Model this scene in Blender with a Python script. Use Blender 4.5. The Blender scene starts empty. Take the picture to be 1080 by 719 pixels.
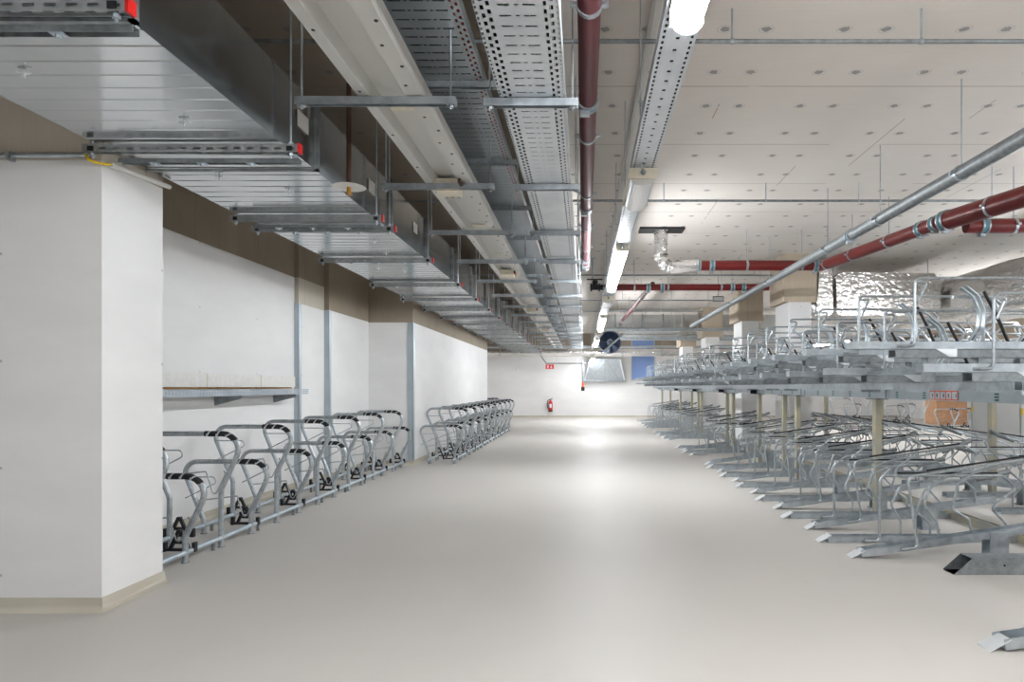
import bpy, math, random
from mathutils import Vector, Matrix
random.seed(7)
C = bpy.context.scene.collection
SC = bpy.context.scene
PI = math.pi

# ------------------------------------------------------------------ camera, world, exposure
cam_d = bpy.data.cameras.new('camera')
cam_d.sensor_width = 36.0
cam_d.lens = 24.0                       # 720 px on a 1080 px wide frame
cam_d.shift_x = -(616 - 540) / 1080
cam_d.shift_y = (408 - 359.5) / 1080
cam_d.clip_end = 200
cam = bpy.data.objects.new('camera', cam_d)
C.objects.link(cam)
cam.location = (0, 0, 1.3)
cam.rotation_euler = (PI / 2, 0, 0)
SC.camera = cam
world = bpy.data.worlds.new('world')
SC.world = world
world.use_nodes = True
world.node_tree.nodes['Background'].inputs[0].default_value = (0.8, 0.85, 0.9, 1)
world.node_tree.nodes['Background'].inputs[1].default_value = 0.0
vs = SC.view_settings
vs.view_transform = 'Standard'
vs.look = 'None'
vs.exposure = 0.66
vs.gamma = 1.0
vs.use_curve_mapping = False
LAMP_STRENGTH = 55.0
CEIL = 3.6
FAR = 29.25
REAR = -9.0

# ------------------------------------------------------------------ materials
def lin(h):
    h = h.lstrip('#')
    out = []
    for i in (0, 2, 4):
        v = int(h[i:i + 2], 16) / 255
        out.append(v / 12.92 if v <= 0.04045 else ((v + 0.055) / 1.055) ** 2.4)
    return (*out, 1.0)

class Nodes:
    def __init__(self, name):
        self.m = bpy.data.materials.new(name)
        self.m.use_nodes = True
        self.t = self.m.node_tree
        self.b = self.t.nodes['Principled BSDF']
        self.out = self.t.nodes['Material Output']
    def n(self, kind, **kw):
        nd = self.t.nodes.new(kind)
        for k, v in kw.items():
            setattr(nd, k, v)
        return nd
    def put(self, sock, v):
        if isinstance(v, (int, float)):
            sock.default_value = v
        elif isinstance(v, tuple):
            sock.default_value = v
        else:
            self.t.links.new(v, sock)
    def f(self, op, a, b=None, c=None):
        nd = self.n('ShaderNodeMath', operation=op)
        self.put(nd.inputs[0], a)
        if b is not None: self.put(nd.inputs[1], b)
        if c is not None: self.put(nd.inputs[2], c)
        return nd.outputs[0]
    def coords(self):
        tc = self.n('ShaderNodeTexCoord')
        sp = self.n('ShaderNodeSeparateXYZ')
        self.t.links.new(tc.outputs['Object'], sp.inputs[0])
        return tc.outputs['Object'], sp.outputs[0], sp.outputs[1], sp.outputs[2]
    def world(self):
        g = self.n('ShaderNodeNewGeometry')
        sp = self.n('ShaderNodeSeparateXYZ')
        self.t.links.new(g.outputs['Position'], sp.inputs[0])
        return g.outputs['Position'], sp.outputs[0], sp.outputs[1], sp.outputs[2]
    def noise(self, vec, scale, detail=3.0, rough=0.5):
        nd = self.n('ShaderNodeTexNoise')
        self.t.links.new(vec, nd.inputs['Vector'])
        nd.inputs['Scale'].default_value = scale
        nd.inputs['Detail'].default_value = detail
        nd.inputs['Roughness'].default_value = rough
        return nd.outputs['Fac']
    def scaled(self, vec, s):
        nd = self.n('ShaderNodeVectorMath', operation='MULTIPLY')
        self.t.links.new(vec, nd.inputs[0])
        nd.inputs[1].default_value = s
        return nd.outputs[0]
    def ramp(self, fac, stops):
        nd = self.n('ShaderNodeValToRGB')
        self.put(nd.inputs[0], fac)
        e = nd.color_ramp.elements
        while len(e) < len(stops): e.new(0.5)
        for x, (p, c) in zip(e, stops):
            x.position = p; x.color = c
        return nd.outputs[0]
    def mix(self, fac, a, b):
        nd = self.n('ShaderNodeMix', data_type='RGBA')
        self.put(nd.inputs[0], fac)
        self.put(nd.inputs[6], a); self.put(nd.inputs[7], b)
        return nd.outputs[2]
    def maprange(self, v, a, b, c, d):
        nd = self.n('ShaderNodeMapRange')
        self.put(nd.inputs[0], v)
        for i, x in enumerate((a, b, c, d)): nd.inputs[i + 1].default_value = x
        return nd.outputs[0]
    def set(self, **kw):
        names = dict(color='Base Color', rough='Roughness', metal='Metallic', spec='Specular IOR Level', coat='Coat Weight',
                     coatr='Coat Roughness', emit='Emission Color', strength='Emission Strength', trans='Transmission Weight', ior='IOR', alpha='Alpha')
        for k, v in kw.items():
            self.put(self.b.inputs[names[k]], v)
        return self
    def bump(self, h, strength=0.2, dist=0.01):
        nd = self.n('ShaderNodeBump')
        nd.inputs['Strength'].default_value = strength
        nd.inputs['Distance'].default_value = dist
        self.t.links.new(h, nd.inputs['Height'])
        self.t.links.new(nd.outputs[0], self.b.inputs['Normal'])
    def holes(self, mask):
        """open holes: where mask is 1 the sheet is missing"""
        tr = self.n('ShaderNodeBsdfTransparent')
        mx = self.n('ShaderNodeMixShader')
        self.t.links.new(mask, mx.inputs[0])
        self.t.links.new(self.b.outputs[0], mx.inputs[1])
        self.t.links.new(tr.outputs[0], mx.inputs[2])
        self.t.links.new(mx.outputs[0], self.out.inputs[0])
    def near(self, v, c, w):
        return self.f('LESS_THAN', self.f('ABSOLUTE', self.f('SUBTRACT', v, c)), w)
    def rep(self, v, period, w, phase=0.0):
        return self.near(self.f('FLOORED_MODULO', self.f('ADD', v, phase + 100 * period), period), period / 2, w)
    def both(self, a, b): return self.f('MULTIPLY', a, b)
    def any(self, *a):
        r = a[0]
        for x in a[1:]: r = self.f('MAXIMUM', r, x)
        return r

def galv(name, c1, c2, metal=0.85, r1=0.32, r2=0.5, scale=14.0, build=None):
    g = Nodes(name)
    v, x, y, z = g.coords()
    nz = g.noise(v, scale, 4.0, 0.6)
    g.set(color=g.ramp(nz, [(0.35, lin(c1)), (0.65, lin(c2))]), rough=g.maprange(nz, 0.3, 0.7, r1, r2), metal=metal)
    if build: build(g, x, y, z)
    return g.m

M = {}
M['galv'] = galv('galvanised_steel', '#a5adb3', '#c0c7cc')
M['galv_tube'] = galv('galvanised_tube', '#9ea5aa', '#bec4c8', 0.78, 0.32, 0.5, 30)
M['galv_dull'] = galv('dull_zinc', '#83898c', '#a1a6a8', 0.75, 0.4, 0.6, 20)
M['zinc'] = galv('blue_zinc', '#b0bcc4', '#bdc8cf', 0.6, 0.35, 0.45, 4)
M['zinc_yellow'] = galv('yellowed_zinc', '#a9aba6', '#c6bd9f', 0.5, 0.35, 0.5, 4)
M['duct'] = galv('duct_sheet', '#bbbfc1', '#c9cccd', 0.97, 0.12, 0.18, 2.5)
M['bright'] = galv('bright_steel', '#dfe3e6', '#e9ecef', 0.6, 0.3, 0.36, 8)

def strut_slots(g, x, y, z):
    g.holes(g.both(g.rep(x, 0.075, 0.02), g.near(z, 0.0, 0.0065)))
M['strut'] = galv('slotted_strut', '#a4a8aa', '#bfc3c4', 0.85, 0.35, 0.5, 12, strut_slots)

def tray_c(g, x, y, z):
    flat = g.near(z, 0.0, 0.008)
    row = g.rep(y, 0.08, 0.006)
    ax = g.f('ABSOLUTE', x)
    cen = g.both(row, g.any(g.near(ax, 0.050, 0.024), g.near(ax, 0.0, 0.008)))
    s1 = g.both(g.rep(y, 0.06, 0.017), g.near(ax, 0.112, 0.0075))
    s2 = g.both(g.rep(y, 0.06, 0.017, 0.03), g.near(ax, 0.138, 0.0075))
    side = g.both(g.rep(y, 0.04, 0.012), g.any(g.near(z, 0.03, 0.006), g.both(g.near(ax, 0.163, 0.004), flat)))
    g.holes(g.any(g.both(flat, g.any(cen, s1, s2)), side))
M['tray_c'] = galv('perforated_tray_sheet', '#ccd2d8', '#dde2e6', 0.7, 0.35, 0.48, 3, tray_c)

def tray_b(g, x, y, z):
    flat = g.near(z, 0.0, 0.008)
    row = g.rep(y, 0.085, 0.007)
    dash = g.any(g.rep(x, 0.11, 0.034), g.rep(x, 0.11, 0.008, 0.055))
    cen = g.both(g.both(row, dash), g.f('LESS_THAN', x, 0.19))
    s = g.any(g.both(g.rep(y, 0.06, 0.016), g.near(x, 0.215, 0.007)), g.both(g.rep(y, 0.06, 0.016, 0.03), g.near(x, 0.24, 0.007)))
    side = g.both(g.rep(y, 0.05, 0.014), g.any(g.near(z, 0.025, 0.006), g.near(z, 0.05, 0.006)))
    g.holes(g.any(g.both(flat, g.any(cen, s)), side))
M['tray_b'] = galv('dark_perforated_tray_sheet', '#9aa1a6', '#adb4b8', 0.8, 0.35, 0.5, 3, tray_b)

def tray_d(g, x, y, z):
    flat = g.near(z, 0.0, 0.006)
    ax = g.f('ABSOLUTE', x)
    s = g.both(g.rep(y, 0.05, 0.015), g.near(ax, 0.066, 0.006))
    c = g.both(g.rep(y, 0.11, 0.012), g.near(x, 0.0, 0.009))
    side = g.both(g.rep(y, 0.05, 0.014), g.near(z, 0.03, 0.006))
    g.holes(g.any(g.both(flat, g.any(s, c)), side))
M['tray_d'] = galv('light_carrier_sheet', '#c9cfd6', '#dbe0e5', 0.7, 0.35, 0.48, 3, tray_d)

def tray_w(g, x, y, z):
    g.holes(g.any(g.both(g.rep(y, 0.05, 0.016), g.any(g.near(z, 0.02, 0.006), g.near(z, 0.042, 0.006)))))
M['tray_w'] = galv('wall_tray_sheet', '#a9b2bb', '#bcc5cd', 0.8, 0.32, 0.45, 5, tray_w)

def plain(name, col, rough=0.5, metal=0.0, var=0.06, scale=20.0, spec=0.5):
    g = Nodes(name)
    v, x, y, z = g.coords()
    nz = g.noise(v, scale, 3)
    c = lin(col)
    d = tuple(max(0, k * (1 - var)) for k in c[:3]) + (1,)
    u = tuple(min(1, k * (1 + var)) for k in c[:3]) + (1,)
    g.set(color=g.ramp(nz, [(0.3, d), (0.7, u)]), rough=g.maprange(nz, 0.2, 0.8, max(0.02, rough - 0.06), rough + 0.06), metal=metal, spec=spec)
    return g.m
M['black'] = plain('black_plastic', '#15161a', 0.45)
M['rubber'] = plain('black_rubber', '#1d1e22', 0.6)
M['tape_white'] = plain('silver_tape', '#c9ccd0', 0.35)
M['red_pipe'] = plain('red_pipe_paint', '#6b1917', 0.36, var=0.06, scale=6)
M['maroon'] = plain('maroon_pipe_paint', '#5e2a2f', 0.5, var=0.08, scale=2)
M['red'] = plain('bright_red_plastic', '#c81f1c', 0.35)
M['signred'] = plain('sign_red', '#d2362f', 0.5)
M['white_plastic'] = plain('white_plastic', '#dddbd6', 0.4)
M['cream_plastic'] = plain('cream_plastic', '#d8d0bd', 0.45)
M['beige_metal'] = plain('grey_beige_painted_metal', '#c6c5c0', 0.35, 0.1, 0.04, 3)
M['orange'] = plain('orange_plastic', '#ef5a1c', 0.45)
M['yellow'] = plain('yellow_plastic', '#e8c21c', 0.45)
M['green'] = plain('dark_green_print', '#1f6b5c', 0.5)
M['print'] = plain('dark_print', '#3a4350', 0.5)
M['label_white'] = plain('white_label', '#dfe6ee', 0.4)
M['rust'] = plain('rusty_brown_pipe', '#4a3023', 0.5, 0.2, 0.2)
M['brass'] = plain('brass', '#b5812f', 0.3, 0.9)
M['wood'] = plain('orange_plywood', '#b58a68', 0.55, var=0.12, scale=5)
M['blue'] = plain('blue_coated_sheet', '#7892c4', 0.4, var=0.08)
M['darkblue'] = plain('dark_blue_fan_paint', '#10243d', 0.4, 0.1)
M['teal'] = plain('teal_clamp_lining', '#4d8796', 0.5)

def foil():
    g = Nodes('crinkled_foil')
    v, x, y, z = g.coords()
    nz = g.noise(v, 2.2, 4, 0.6)
    n2 = g.noise(g.scaled(v, (1.0, 1.0, 1.6)), 7, 3, 0.55)
    g.set(color=g.ramp(nz, [(0.3, lin('#d5d3d0')), (0.7, lin('#efeeec'))]), rough=0.13, metal=0.85)
    g.bump(g.f('ADD', nz, n2), 0.45, 0.05)
    return g.m
M['foil'] = foil()

def diffuser(name, strength):
    g = Nodes(name)
    g.set(color=(0.9, 0.9, 0.9, 1), emit=(0.93, 0.965, 1.0, 1), strength=strength, rough=0.4)
    return g.m
M['lamp_on'] = diffuser('lit_diffuser', LAMP_STRENGTH)
g = Nodes('clear_ribbed_diffuser')
v, x, y, z = g.coords()
wv = g.f('SINE', g.f('MULTIPLY', x, 400.0))
g.set(color=(0.93, 0.93, 0.95, 1), rough=0.12, trans=0.55, ior=1.3)
g.bump(wv, 0.2, 0.003)
M['lamp_off'] = g.m

def floor_mat():
    g = Nodes('grey_beige_floor_coating')
    p, x, y, z = g.world()
    n1 = g.noise(p, 0.35, 4, 0.55)
    n2 = g.noise(p, 30, 2)
    n3 = g.noise(g.scaled(p, (1.6, 0.7, 1)), 1.4, 5, 0.65)
    base = g.ramp(n1, [(0.3, lin('#c0bbb5')), (0.7, lin('#c8c3bd'))])
    scuff = g.f('MULTIPLY', g.maprange(n3, 0.58, 0.72, 0, 1), 0.16)
    g.set(color=g.mix(scuff, base, lin('#b5afa7')), rough=g.maprange(n1, 0.3, 0.7, 0.44, 0.54), spec=0.26)
    g.bump(n2, 0.06, 0.002)
    return g.m
M['floor'] = floor_mat()

def white_wall(name, c1, c2):
    g = Nodes(name)
    p, x, y, z = g.world()
    n1 = g.noise(g.scaled(p, (1, 1, 3)), 0.8, 4, 0.6)
    n2 = g.noise(p, 45, 2)
    t = g.both(g.rep(z, 0.62, 0.008, 0.1), g.rep(g.f('ADD', x, y), 1.15, 0.008))
    col = g.ramp(n1, [(0.3, lin(c1)), (0.7, lin(c2))])
    g.set(color=g.mix(g.f('MULTIPLY', t, 0.5), col, lin('#77777a')), rough=0.6, spec=0.3)
    g.bump(n2, 0.05, 0.003)
    return g.m
M['white'] = white_wall('white_wall_paint', '#dedddc', '#e7e6e5')

def concrete(name, c1, c2):
    g = Nodes(name)
    p, x, y, z = g.world()
    n1 = g.noise(p, 1.2, 5, 0.6)
    n2 = g.noise(p, 25, 3)
    grain = g.noise(g.scaled(p, (30, 30, 1.5)), 2, 2)
    col = g.ramp(g.f('MULTIPLY_ADD', grain, 0.35, g.f('MULTIPLY', n1, 0.65)), [(0.35, lin(c1)), (0.65, lin(c2))])
    line = g.rep(g.f('ADD', x, y), 1.24, 0.005, 0.3)
    g.set(color=g.mix(g.f('MULTIPLY', line, 0.35), col, lin('#5b5146')), rough=0.75, spec=0.25)
    g.bump(n2, 0.1, 0.004)
    return g.m
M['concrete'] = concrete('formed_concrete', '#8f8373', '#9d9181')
M['concrete_head'] = concrete('column_head_concrete', '#b3a592', '#c0b29f')
M['concrete_light'] = concrete('light_concrete', '#c0b8ab', '#cac3b7')

def skirt():
    g = Nodes('floor_coating_upstand')
    p, x, y, z = g.world()
    n1 = g.noise(p, 2.0, 4)
    g.set(color=g.ramp(n1, [(0.3, lin('#b4ad9d')), (0.7, lin('#c0baab'))]), rough=0.4)
    return g.m
M['skirt'] = skirt()

def ceiling_mat(name, c1, c2):
    g = Nodes(name)
    p, x, y, z = g.world()
    n1 = g.noise(p, 0.7, 5, 0.6)
    n2 = g.noise(g.scaled(p, (1.0, 14, 1)), 2.5, 3)
    base = g.ramp(g.f('MULTIPLY_ADD', n1, 0.7, g.f('MULTIPLY', n2, 0.3)), [(0.3, lin(c1)), (0.7, lin(c2))])
    # joints between the formwork boards
    j1 = g.rep(y, 1.25, 0.006, 0.4)
    gate = g.f('GREATER_THAN', g.noise(g.scaled(p, (0.5, 2.0, 0)), 1.0, 1), 0.42)
    j2 = g.both(g.rep(g.f('ADD', x, g.f('MULTIPLY', g.f('FLOOR', g.f('DIVIDE', g.f('ADD', y, 0.4), 1.25)), 0.55)), 2.2, 0.005),
                g.f('GREATER_THAN', n1, 0.5))
    joint = g.any(g.both(j1, gate), j2)
    # anchor plates in pairs, row by row
    ry = g.f('DIVIDE', g.f('ADD', y, 0.11), 0.6)
    row = g.f('FLOOR', ry)
    fy = g.f('MULTIPLY', g.f('SUBTRACT', g.f('FRACT', ry), 0.5), 0.6)
    jit = g.f('MULTIPLY', g.f('SINE', g.f('MULTIPLY', row, 12.9)), 0.16)
    gx = g.f('ADD', x, g.f('ADD', jit, 100 * 0.77))
    mx = g.f('FLOORED_MODULO', gx, 0.77)
    def dot(cx):
        dx = g.f('SUBTRACT', mx, cx)
        d = g.f('SQRT', g.f('ADD', g.f('MULTIPLY', dx, dx), g.f('MULTIPLY', fy, fy)))
        return d
    dmin = g.f('MINIMUM', dot(0.25), dot(0.52))
    sw = g.noise(p, 60, 2)
    disc = g.f('LESS_THAN', g.f('ADD', dmin, g.f('MULTIPLY', g.f('SUBTRACT', sw, 0.5), 0.04)), 0.031)
    ring = g.near(dmin, 0.047, 0.004)
    gatex = g.f('GREATER_THAN', x, -0.2)
    col = g.mix(g.f('MULTIPLY', joint, 0.55), base, lin('#7a6d62'))
    col = g.mix(g.f('MULTIPLY', ring, 0.25), col, lin('#8f8a86'))
    col = g.mix(g.f('MULTIPLY', disc, 0.68), col, lin('#6f7073'))
    g.set(color=col, rough=0.7, spec=0.25)
    return g.m
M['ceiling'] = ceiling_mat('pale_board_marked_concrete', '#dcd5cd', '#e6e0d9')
M['ceiling_painted_shade'] = ceiling_mat('painted_shade_concrete', '#8d8274', '#9c9183')  # darker copy of the ceiling: shade above the services painted into the colour

# ------------------------------------------------------------------ mesh helpers
def fillet(pts, r, n=6):
    """round the inner corners of an open polyline"""
    pts = [Vector(p) for p in pts]
    rr = r if isinstance(r, (list, tuple)) else [r] * (len(pts) - 2)
    out = [pts[0]]
    for i in range(1, len(pts) - 1):
        a, b, c = pts[i - 1], pts[i], pts[i + 1]
        u, w = (a - b), (c - b)
        lu, lw = u.length, w.length
        u.normalize(); w.normalize()
        ang = u.angle(w)
        if rr[i - 1] <= 0 or ang > PI - 0.02:
            out.append(b); continue
        t = min(rr[i - 1] / math.tan(ang / 2), lu * 0.49, lw * 0.49)
        rad = t * math.tan(ang / 2)
        cen = b + (u + w).normalized() * (rad / math.sin(ang / 2))
        s, e = b + u * t - cen, b + w * t - cen
        tot = s.angle(e)
        ax = s.cross(e).normalized()
        for k in range(n + 1):
            out.append(cen + Matrix.Rotation(tot * k / n, 3, ax) @ s)
    out.append(pts[-1])
    return out

class MB:
    def __init__(self):
        self.v, self.f, self.mi = [], [], []
        self.cur = 0
    def face(self, idx):
        self.f.append(idx); self.mi.append(self.cur)
    def box(self, x0, x1, y0, y1, z0, z1, rot=None, about=None):
        b = len(self.v)
        for z in (z0, z1):
            for x, y in ((x0, y0), (x1, y0), (x1, y1), (x0, y1)):
                p = Vector((x, y, z))
                if rot is not None:
                    a = Vector(about) if about is not None else Vector(((x0 + x1) / 2, (y0 + y1) / 2, (z0 + z1) / 2))
                    p = rot @ (p - a) + a
                self.v.append(tuple(p))
        for q in ((3, 2, 1, 0), (4, 5, 6, 7), (0, 1, 5, 4), (1, 2, 6, 5), (2, 3, 7, 6), (3, 0, 4, 7)):
            self.face([b + i for i in q])
        return self
    def bar(self, p, q, w, h):
        """square bar between two points"""
        p, q = Vector(p), Vector(q)
        d = (q - p).normalized()
        up = Vector((0, 0, 1)) if abs(d.z) < 0.95 else Vector((1, 0, 0))
        s = d.cross(up).normalized(); u = s.cross(d)
        b = len(self.v)
        for c in (p, q):
            for i, j in ((-1, -1), (1, -1), (1, 1), (-1, 1)):
                self.v.append(tuple(c + s * (i * w / 2) + u * (j * h / 2)))
        for k in range(4):
            self.face([b + k, b + (k + 1) % 4, b + 4 + (k + 1) % 4, b + 4 + k])
        self.face([b + 3, b + 2, b + 1, b]); self.face([b + 4, b + 5, b + 6, b + 7])
        return self
    def tube(self, pts, r, seg=8, caps=True, ref=None):
        pts = [Vector(p) for p in pts]
        rs = r if isinstance(r, (list, tuple)) else [r] * len(pts)
        n = len(pts)
        prev = None
        rings = []
        for i in range(n):
            if i == 0: d = pts[1] - pts[0]
            elif i == n - 1: d = pts[-1] - pts[-2]
            else: d = (pts[i] - pts[i - 1]).normalized() + (pts[i + 1] - pts[i]).normalized()
            d.normalize()
            if prev is None:
                up = Vector((0, 0, 1)) if abs(d.z) < 0.9 else Vector((0, 1, 0))
                u = (up - d * up.dot(d)).normalized()
            else:
                u = (prev - d * prev.dot(d)).normalized()
            prev = u
            s = d.cross(u)
            b = len(self.v)
            for k in range(seg):
                a = 2 * PI * k / seg
                self.v.append(tuple(pts[i] + (u * math.cos(a) + s * math.sin(a)) * rs[i]))
            rings.append(b)
        for a, b in zip(rings, rings[1:]):
            for k in range(seg):
                k2 = (k + 1) % seg
                self.face([a + k, a + k2, b + k2, b + k])
        if caps:
            self.face([rings[0] + k for k in range(seg)][::-1])
            self.face([rings[-1] + k for k in range(seg)])
        return self
    def prism(self, poly, axis, a, b):
        """extrude a closed 2-D outline along an axis; outline is (u, w): x -> (y, z), y -> (x, z), z -> (x, y)"""
        def P(u, w, t):
            return {'x': (t, u, w), 'y': (u, t, w), 'z': (u, w, t)}[axis]
        n = len(poly); s = len(self.v)
        for t in (a, b):
            for u, w in poly: self.v.append(P(u, w, t))
        for k in range(n):
            k2 = (k + 1) % n
            self.face([s + k, s + k2, s + n + k2, s + n + k])
        self.face([s + k for k in range(n)][::-1]); self.face([s + n + k for k in range(n)])
        return self
    def sheet(self, prof, axis, a, b, th):
        """thin folded sheet: an open outline given a thickness, extruded"""
        pr = [Vector((p[0], p[1])) for p in prof]
        n = len(pr); off = []
        for i in range(n):
            ds = []
            if i > 0: ds.append((pr[i] - pr[i - 1]).normalized())
            if i < n - 1: ds.append((pr[i + 1] - pr[i]).normalized())
            ns = [Vector((-d.y, d.x)) for d in ds]
            m = sum(ns, Vector((0, 0)))
            if m.length < 1e-6: m = ns[0]
            m.normalize()
            off.append(pr[i] + m * th / max(0.3, m.dot(ns[0])))
        return self.prism([tuple(p) for p in pr] + [tuple(p) for p in reversed(off)], axis, a, b)
    def disc(self, c, r, h, axis='z', seg=16, r2=None):
        c = Vector(c)
        d = {'x': Vector((1, 0, 0)), 'y': Vector((0, 1, 0)), 'z': Vector((0, 0, 1))}[axis]
        return self.tube([c - d * h / 2, c + d * h / 2], [r, r if r2 is None else r2], seg)
    def clamp(self, c, r, axis, w=0.03, t=0.008, seg=16):
        c = Vector(c); d = Vector(axis).normalized()
        return self.tube([c - d * w / 2, c + d * w / 2], r + t, seg)
    def build(self, name, mat, parent=None, loc=(0, 0, 0), smooth=True, angle=35):
        me = bpy.data.meshes.new(name)
        me.from_pydata(self.v, [], self.f)
        mats = mat if isinstance(mat, (list, tuple)) else [mat]
        for m in mats: me.materials.append(M[m])
        if len(mats) > 1: me.polygons.foreach_set('material_index', self.mi)
        me.validate(); me.update()
        if smooth:
            me.polygons.foreach_set('use_smooth', [True] * len(me.polygons))
            try: me.set_sharp_from_angle(angle=math.radians(angle))
            except Exception: pass
        o = bpy.data.objects.new(name, me)
        C.objects.link(o)
        o.location = loc
        if parent is not None: o.parent = parent
        return o

def tag(o, label=None, cat=None, group=None, kind=None):
    if label: o['label'] = label
    if cat: o['category'] = cat
    if group: o['group'] = group
    if kind: o['kind'] = kind
    return o
def thing(name, label, cat, loc=(0, 0, 0), rz=0.0, group=None):
    o = bpy.data.objects.new(name, None)
    o.empty_display_size = 0.1
    C.objects.link(o)
    o.location = loc; o.rotation_euler = (0, 0, rz)
    return tag(o, label, cat, group)
def copy_tree(o, parent=None):
    c = o.copy(); C.objects.link(c); c.parent = parent
    for ch in list(o.children): copy_tree(ch, c)
    return c
def struct(o, kind='structure'):
    o['kind'] = kind
    return o
ONES = 'zeroth first second third fourth fifth sixth seventh eighth ninth tenth eleventh twelfth thirteenth fourteenth fifteenth sixteenth seventeenth eighteenth nineteenth'.split()
TENS = {20: ('twentieth', 'twenty'), 30: ('thirtieth', 'thirty'), 40: ('fortieth', 'forty'), 50: ('fiftieth', 'fifty')}
def nth(i):
    if i < 20: return ONES[i]
    t, u = i // 10 * 10, i % 10
    return TENS[t][0] if u == 0 else TENS[t][1] + '-' + ONES[u]

# ------------------------------------------------------------------ structure
mb = MB(); mb.box(-4.7, 14, REAR, FAR + 0.3, -0.15, 0.0)
struct(mb.build('floor', 'floor', smooth=False))
mb = MB(); mb.box(-0.62, 14, REAR, FAR + 0.3, CEIL, CEIL + 0.15)
struct(mb.build('ceiling', 'ceiling', smooth=False))
mb = MB(); mb.box(-4.7, -0.62, REAR, FAR + 0.3, CEIL, CEIL + 0.15)  # left part of the same slab, its shade carried by the colour
struct(mb.build('ceiling_left', 'ceiling_painted_shade', smooth=False))

def wall(name, poly, bands, mats):
    """plan outline stacked in height bands (z0, z1, material slot)"""
    mb = MB()
    for z0, z1, k in bands:
        mb.cur = k
        mb.prism(poly, 'z', z0, z1)
    return struct(mb.build(name, mats, smooth=False))
def rect(x0, x1, y0, y1): return [(x0, y0), (x1, y0), (x1, y1), (x0, y1)]
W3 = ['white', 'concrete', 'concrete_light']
XL = -4.7
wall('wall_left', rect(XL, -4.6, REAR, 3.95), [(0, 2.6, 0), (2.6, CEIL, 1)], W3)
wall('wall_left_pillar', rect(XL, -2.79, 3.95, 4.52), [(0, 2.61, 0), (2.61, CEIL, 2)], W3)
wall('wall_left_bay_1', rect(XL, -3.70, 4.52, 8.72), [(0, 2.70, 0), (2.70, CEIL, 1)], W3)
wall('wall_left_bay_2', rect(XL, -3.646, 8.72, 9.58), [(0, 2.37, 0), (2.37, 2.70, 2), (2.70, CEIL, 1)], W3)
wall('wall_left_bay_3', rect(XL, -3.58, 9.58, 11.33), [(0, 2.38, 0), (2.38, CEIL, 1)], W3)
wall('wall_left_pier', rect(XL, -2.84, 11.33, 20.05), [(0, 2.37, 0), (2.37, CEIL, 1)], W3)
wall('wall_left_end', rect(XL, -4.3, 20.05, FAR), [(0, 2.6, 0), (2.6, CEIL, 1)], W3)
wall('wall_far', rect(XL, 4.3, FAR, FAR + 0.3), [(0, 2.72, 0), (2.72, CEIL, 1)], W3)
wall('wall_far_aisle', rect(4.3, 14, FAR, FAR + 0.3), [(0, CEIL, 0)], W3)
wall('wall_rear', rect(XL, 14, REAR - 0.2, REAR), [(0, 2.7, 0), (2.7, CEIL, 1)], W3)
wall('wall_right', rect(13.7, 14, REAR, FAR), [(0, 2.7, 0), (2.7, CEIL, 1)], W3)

def skirting(name, line, h=0.082, cove=0.035):
    """coved upstand swept along an open plan line; the room lies on the right-hand side of the walk"""
    pts = [Vector(p) for p in line]
    n = len(pts)
    prof = [(0.0, 0.0), (cove, 0.0), (cove * 0.5, 0.016), (0.012, 0.04), (0.008, h), (0.0, h)]
    mb = MB(); rings = []
    for i in range(n):
        ns = []
        if i > 0:
            d = (pts[i] - pts[i - 1]).normalized(); ns.append(Vector((d.y, -d.x)))
        if i < n - 1:
            d = (pts[i + 1] - pts[i]).normalized(); ns.append(Vector((d.y, -d.x)))
        m = sum(ns, Vector((0, 0))).normalized(); k = 1 / max(0.2, m.dot(ns[0]))
        b = len(mb.v)
        for u, w in prof:
            q = pts[i] + m * (u * k)
            mb.v.append((q.x, q.y, w))
        rings.append(b)
    L = len(prof)
    for a, b in zip(rings, rings[1:]):
        for k in range(L): mb.face([a + k, a + (k + 1) % L, b + (k + 1) % L, b + k])
    mb.face([rings[0] + k for k in range(L)]); mb.face([rings[-1] + k for k in range(L)][::-1])
    return struct(mb.build(name, 'skirt', angle=60))
skirting('baseboard_left', [(-4.6, 3.95), (-2.79, 3.95), (-2.79, 4.52), (-3.70, 4.52), (-3.70, 8.72), (-3.646, 8.72), (-3.646, 9.58), (-3.58, 9.58),
                            (-3.58, 11.33), (-2.84, 11.33), (-2.84, 20.05), (-4.3, 20.05), (-4.3, FAR)])
skirting('baseboard_far', [(-4.3, FAR), (13.7, FAR)])

# columns with wider concrete heads
def column(name, x0, x1, hx0, hx1, y0, y1, zb):
    mb = MB()
    mb.prism(rect(x0, x1, y0 + 0.01, y1 - 0.01), 'z', 0, zb + 0.004)
    mb.cur = 1
    c = 0.03
    mb.prism([(hx0 + c, y0), (hx1 - c, y0), (hx1, y0 + c), (hx1, y1), (hx0, y1), (hx0, y0 + c)], 'z', zb, CEIL)
    return struct(mb.build(name, ['white', 'concrete_head'], smooth=False))
COLS = [(11.77, 12.60), (15.26, 16.10), (19.75, 20.60), (24.45, 25.30)]
column('column_1', 3.53, 3.92, 3.43, 4.03, 11.77, 12.60, 2.765)
column('column_2', 3.53, 3.90, 3.43, 4.01, 15.26, 16.10, 2.775)
column('column_3', 3.53, 3.91, 3.43, 4.03, 19.75, 20.60, 2.745)
column('column_4', 3.53, 3.91, 3.43, 4.03, 24.45, 25.30, 2.745)

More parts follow.
